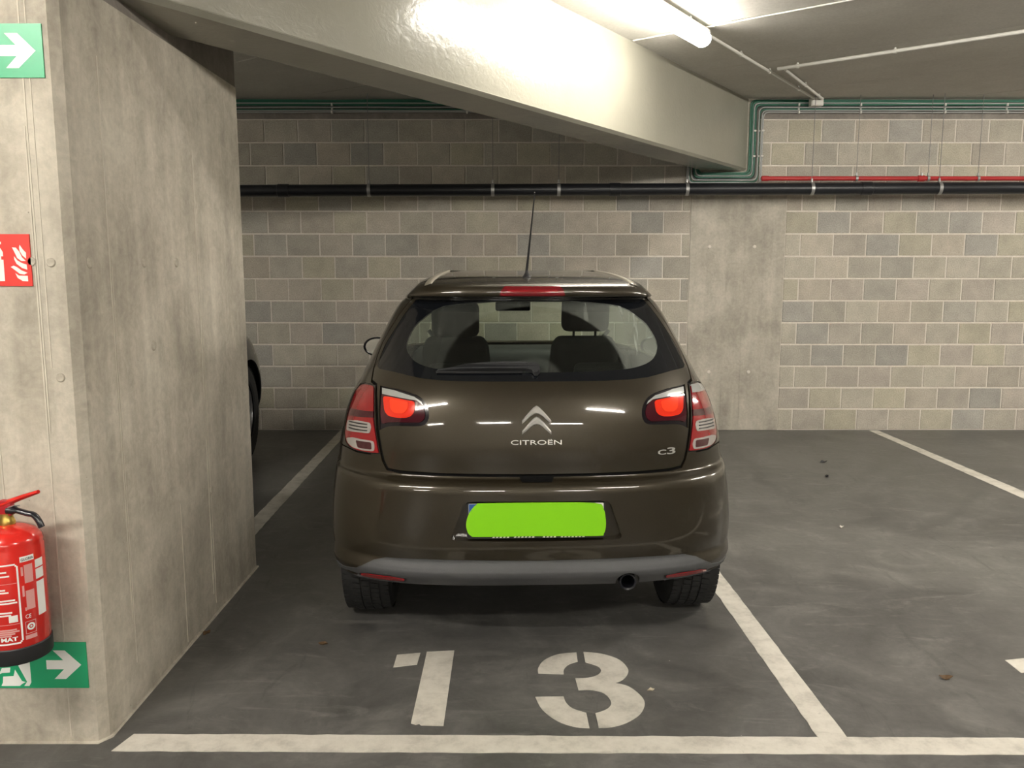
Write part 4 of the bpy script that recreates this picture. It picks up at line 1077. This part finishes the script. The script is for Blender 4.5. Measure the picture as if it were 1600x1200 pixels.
# ---- door mirrors
for s in (1, -1):
    me = lathe([(0, -.055), (.040, -.050), (.062, -.02), (.066, .015), (.058, .022), (.054, .018)], 28)
    for v in me.vertices: v.co = Vector((v.co.x * 1.25, -v.co.z, v.co.y * .88))
    mm = cpart('door_mirror', me, 'black_gloss'); mm.location = (s * .835, 2.02, 1.035)
    gm = lathe([(0, 0), (.0545, 0), (.0545, -.003), (0, -.003)], 28)
    for v in gm.vertices: v.co = Vector((v.co.x * 1.25, -v.co.z, v.co.y * .88))
    cpart('mirror_glass', gm, 'chrome', mm).location = (0, -.019, 0)
    cpart('mirror_arm', box((-.06, -.02, -.03), (.03, .02, .0), .008), 'black_gloss', mm).location = (-s * .09, .02, -.03)
# ---- underbody, exhaust
def slab_mesh(lo, hi, b=.03): return box(lo, hi, b, 2)
cpart('underbody', slab_mesh((-.56, .22, .262), (.56, 3.75, .345)), 'seam')
cpart('rear_axle', tube([(-.62, AX_R, .29), (.62, AX_R, .29)], .045, 12), 'black_plastic')
cpart('silencer', box((-.10, .20, .268), (.50, .42, .335), .03, 3), 'seam')
exo = cpart('exhaust_pipe', lathe([(.026, -.01), (.0325, -.012), (.0335, -.006), (.0335, .20), (.026, .20), (.026, -.01)], 24), 'black_gloss')
exo.rotation_euler = (-math.pi / 2, 0, 0); exo.location = (.352, .055, .3065)
for s in (1, -1): cpart('sill', slab_mesh((min(s * .66, s * .815), 1.02, .22), (max(s * .66, s * .815), 2.70, .34), .03), 'black_plastic')
for cx in (AX_R, AX_F):
    for s in (1, -1):
        well = lathe([(ARCH - .002, 0), (ARCH - .002, .26)], 24, axis='X', a0=-.15, a1=math.pi + .15)
        for v in well.vertices: v.co.x *= -s
        w_ = cpart('wheel_well', well, 'black_plastic'); w_.location = (s * .735, cx, .310)
# ---- wheels
def tyre_mesh():
    hw, r = .0975, .306
    prof = [(.205, -.085), (.215, -.096), (.25, -.102), (.285, -.098), (.300, -.088), (.3045, -.070), (r - .002, -.03), (r - .002, .03), (.3045, .070), (.300, .088), (.285, .098), (.25, .102), (.215, .096), (.205, .085)]
    return lathe(prof, 64, axis='X')
def tread_mesh():
    bm = bmesh.new(); r0, r1 = .300, .3105; n = 66
    rows = [(-.094, -.060), (-.054, -.022), (-.016, .016), (.022, .054), (.060, .094)]
    for ri, (x0, x1) in enumerate(rows):
        for k in range(n):
            a0 = 2 * math.pi * (k + (.5 if ri % 2 else 0)) / n; a1 = a0 + 2 * math.pi / n * .80; sk = .018 if ri in (1, 3) else .006; ps = []
            rr = r1 - (.006 if ri in (0, 4) else 0)
            for r in (r0, rr):
                for x, a in ((x0, a0), (x1, a0 + sk), (x1, a1 + sk), (x0, a1)): ps.append(bm.verts.new((x, r * math.cos(a), r * math.sin(a) if True else 0)))
            l, h = ps[:4], ps[4:]; bm.faces.new(h)
            for i in range(4): bm.faces.new((l[i], l[(i + 1) % 4], h[(i + 1) % 4], h[i]))
    return mesh_of(bm, 'tread')
def rim_mesh():
    bm = bmesh.new()
    for k in range(7):
        a = 2 * math.pi * k / 7; d = Vector((0, math.cos(a), math.sin(a))); t = Vector((0, -math.sin(a), math.cos(a)))
        ps = []
        for r, w in ((.03, .030), (.19, .022)):
            for x in (.045, .065):
                for sgn in (-1, 1): ps.append(bm.verts.new(d * r + t * w * sgn + Vector((x, 0, 0))))
        for f in ((0, 1, 5, 4), (2, 3, 7, 6), (0, 2, 6, 4), (1, 3, 7, 5)): bm.faces.new([ps[i] for i in f])
    me = bpy.data.meshes.new('t'); 
    l = lathe([(.195, -.085), (.205, -.085), (.205, .075), (.195, .078), (.190, .06), (.185, -.02), (.03, -.02)], 40, axis='X'); bm.from_mesh(l)
    h = lathe([(0, .072), (.035, .070), (.045, .060), (.045, .03)], 20, axis='X'); bm.from_mesh(h)
    return smooth_by_angle(mesh_of(bm, 'rim'), 40)
TY, TR, RI = tyre_mesh(), tread_mesh(), rim_mesh()
for m_, k_ in ((TY, 'tyre'), (TR, 'tyre'), (RI, 'alloy')): m_.materials.append(M[k_])
def wheels(root):
    for cy in (AX_R, AX_F):
        for s in (1, -1):
            w_ = obj('wheel', TY, None, root, (s * .692, cy, .3085), (0, 0, 0 if s > 0 else math.pi))
            tag(obj('tread', TR, None, w_), kind='stuff'); obj('rim', RI, None, w_)
wheels(car)
# ---- cabin
def seat_shape(w, h, d, bev): return box((-w / 2, -d / 2, 0), (w / 2, d / 2, h), bev, 4)
cpart('cabin_floor', box((-.60, .35, .345), (.60, 3.0, .37), .005), 'trim')
for u in (-.35, .36):
    sm = seat_shape(.48, .68, .14, .06)
    for v in sm.vertices: v.co.x *= 1 - .32 * max(0, v.co.z / .68 - .35) ** 2 / .42
    st = cpart('front_seat', sm, 'seat'); st.location = (u, 1.72, .46); st.rotation_euler = (.22, 0, 0)
    hr = cpart('headrest', seat_shape(.26, .19, .10, .045), 'seat', st); hr.location = (0, .01, .715 if u > 0 else .685)
    cpart('cushion', seat_shape(.50, .16, .50, .06), 'seat', st).location = (0, .26, -.10)
    for q in (-.06, .06): cpart('headrest_post', tube([(q, .01, .66), (q, .01, .80)], .007, 8), 'black_gloss', st)
rs = cpart('rear_seat', seat_shape(1.16, .60, .14, .06), 'seat'); rs.location = (0, .86, .40); rs.rotation_euler = (.20, 0, 0)
for u in (-.33, .33):
    cpart('rear_headrest', seat_shape(.24, .10, .09, .04), 'seat', rs).location = (u, 0, .585)
cpart('parcel_shelf', box((-.55, .36, .955), (.55, .80, .98), .01), 'trim')
dash = cpart('dashboard', box((-.66, 2.36, .70), (.66, 2.74, .985), .07, 3), 'trim')
cpart('instrument_hood', box((-.52, 2.30, .96), (-.18, 2.50, 1.045), .03, 3), 'trim', dash)
sw = lathe([(.170 + .014 * math.cos(a), .014 * math.sin(a)) for a in np.linspace(0, 2 * math.pi, 11)], 36)
wh = cpart('steering_wheel', sw, 'black_gloss'); wh.location = (-.35, 2.20, .93); wh.rotation_euler = (-1.15, 0, 0)
cpart('steering_spokes', box((-.165, -.02, -.012), (.165, .02, .012), .006), 'black_gloss', wh)
rm = cpart('rear_view_mirror', box((-.105, -.015, -.028), (.105, .015, .028), .012, 3), 'black_gloss'); rm.location = (-.02, 2.02, 1.275)
cpart('mirror_stem', tube([(0, .01, .02), (0, .05, .09)], .008, 8), 'black_gloss', rm)
for s in (1, -1):
    bm = bmesh.new(); tube_bm(bm, [(s * .50, 1.62, 1.16), (s * .36, 1.60, .98), (s * .15, 1.66, .72)], .012, 6)
    for v in bm.verts: v.co.y = 1.62 + (v.co.y - 1.62) * .8
    cpart('seat_belt', mesh_of(bm, 'belt', True), 'trim')

# ---------------------------------------------------------------- dark car in the next bay, seen past the pillar
dark = empty('dark_car', (-2.90, 3.30, 0), .0); tag(dark, 'black car mostly hidden behind the pillar in the next bay', 'car')
def dcopy(nm, src, mt=None):
    o = src.copy(); COL.objects.link(o); o.parent = dark
    if mt:
        o.material_slots[0].link = 'OBJECT'; o.material_slots[0].material = M[mt]
    return o
for ch in list(car.children):
    base = ch.name.split('.')[0]
    if base in ('body_shell', 'tailgate', 'spoiler', 'rear_bumper', 'bonnet', 'rear_door', 'front_door'): dcopy(base, ch, 'paint_black')
    elif base in ('bumper_valance', 'side_window', 'windshield', 'shut_line', 'underbody', 'sill', 'wheel_well', 'tailgate_lamp', 'corner_lamp', 'wheel', 'dashboard', 'front_seat', 'rear_seat', 'cabin_floor'):
        o = dcopy(base, ch)
        if base == 'wheel':
            for g in ch.children:
                c = g.copy(); COL.objects.link(c); c.parent = o
        if base in ('tailgate_lamp', 'corner_lamp'):
            for g in ch.children:
                if g.name.startswith('lens'):
                    c = g.copy(); COL.objects.link(c); c.parent = o
    elif base == 'rear_window':
        o = dcopy(base, ch)
        for g in ch.children:
            c = g.copy(); COL.objects.link(c); c.parent = o
dark.scale = (1.04, 1.02, 1.22)
bpy.context.view_layer.update()
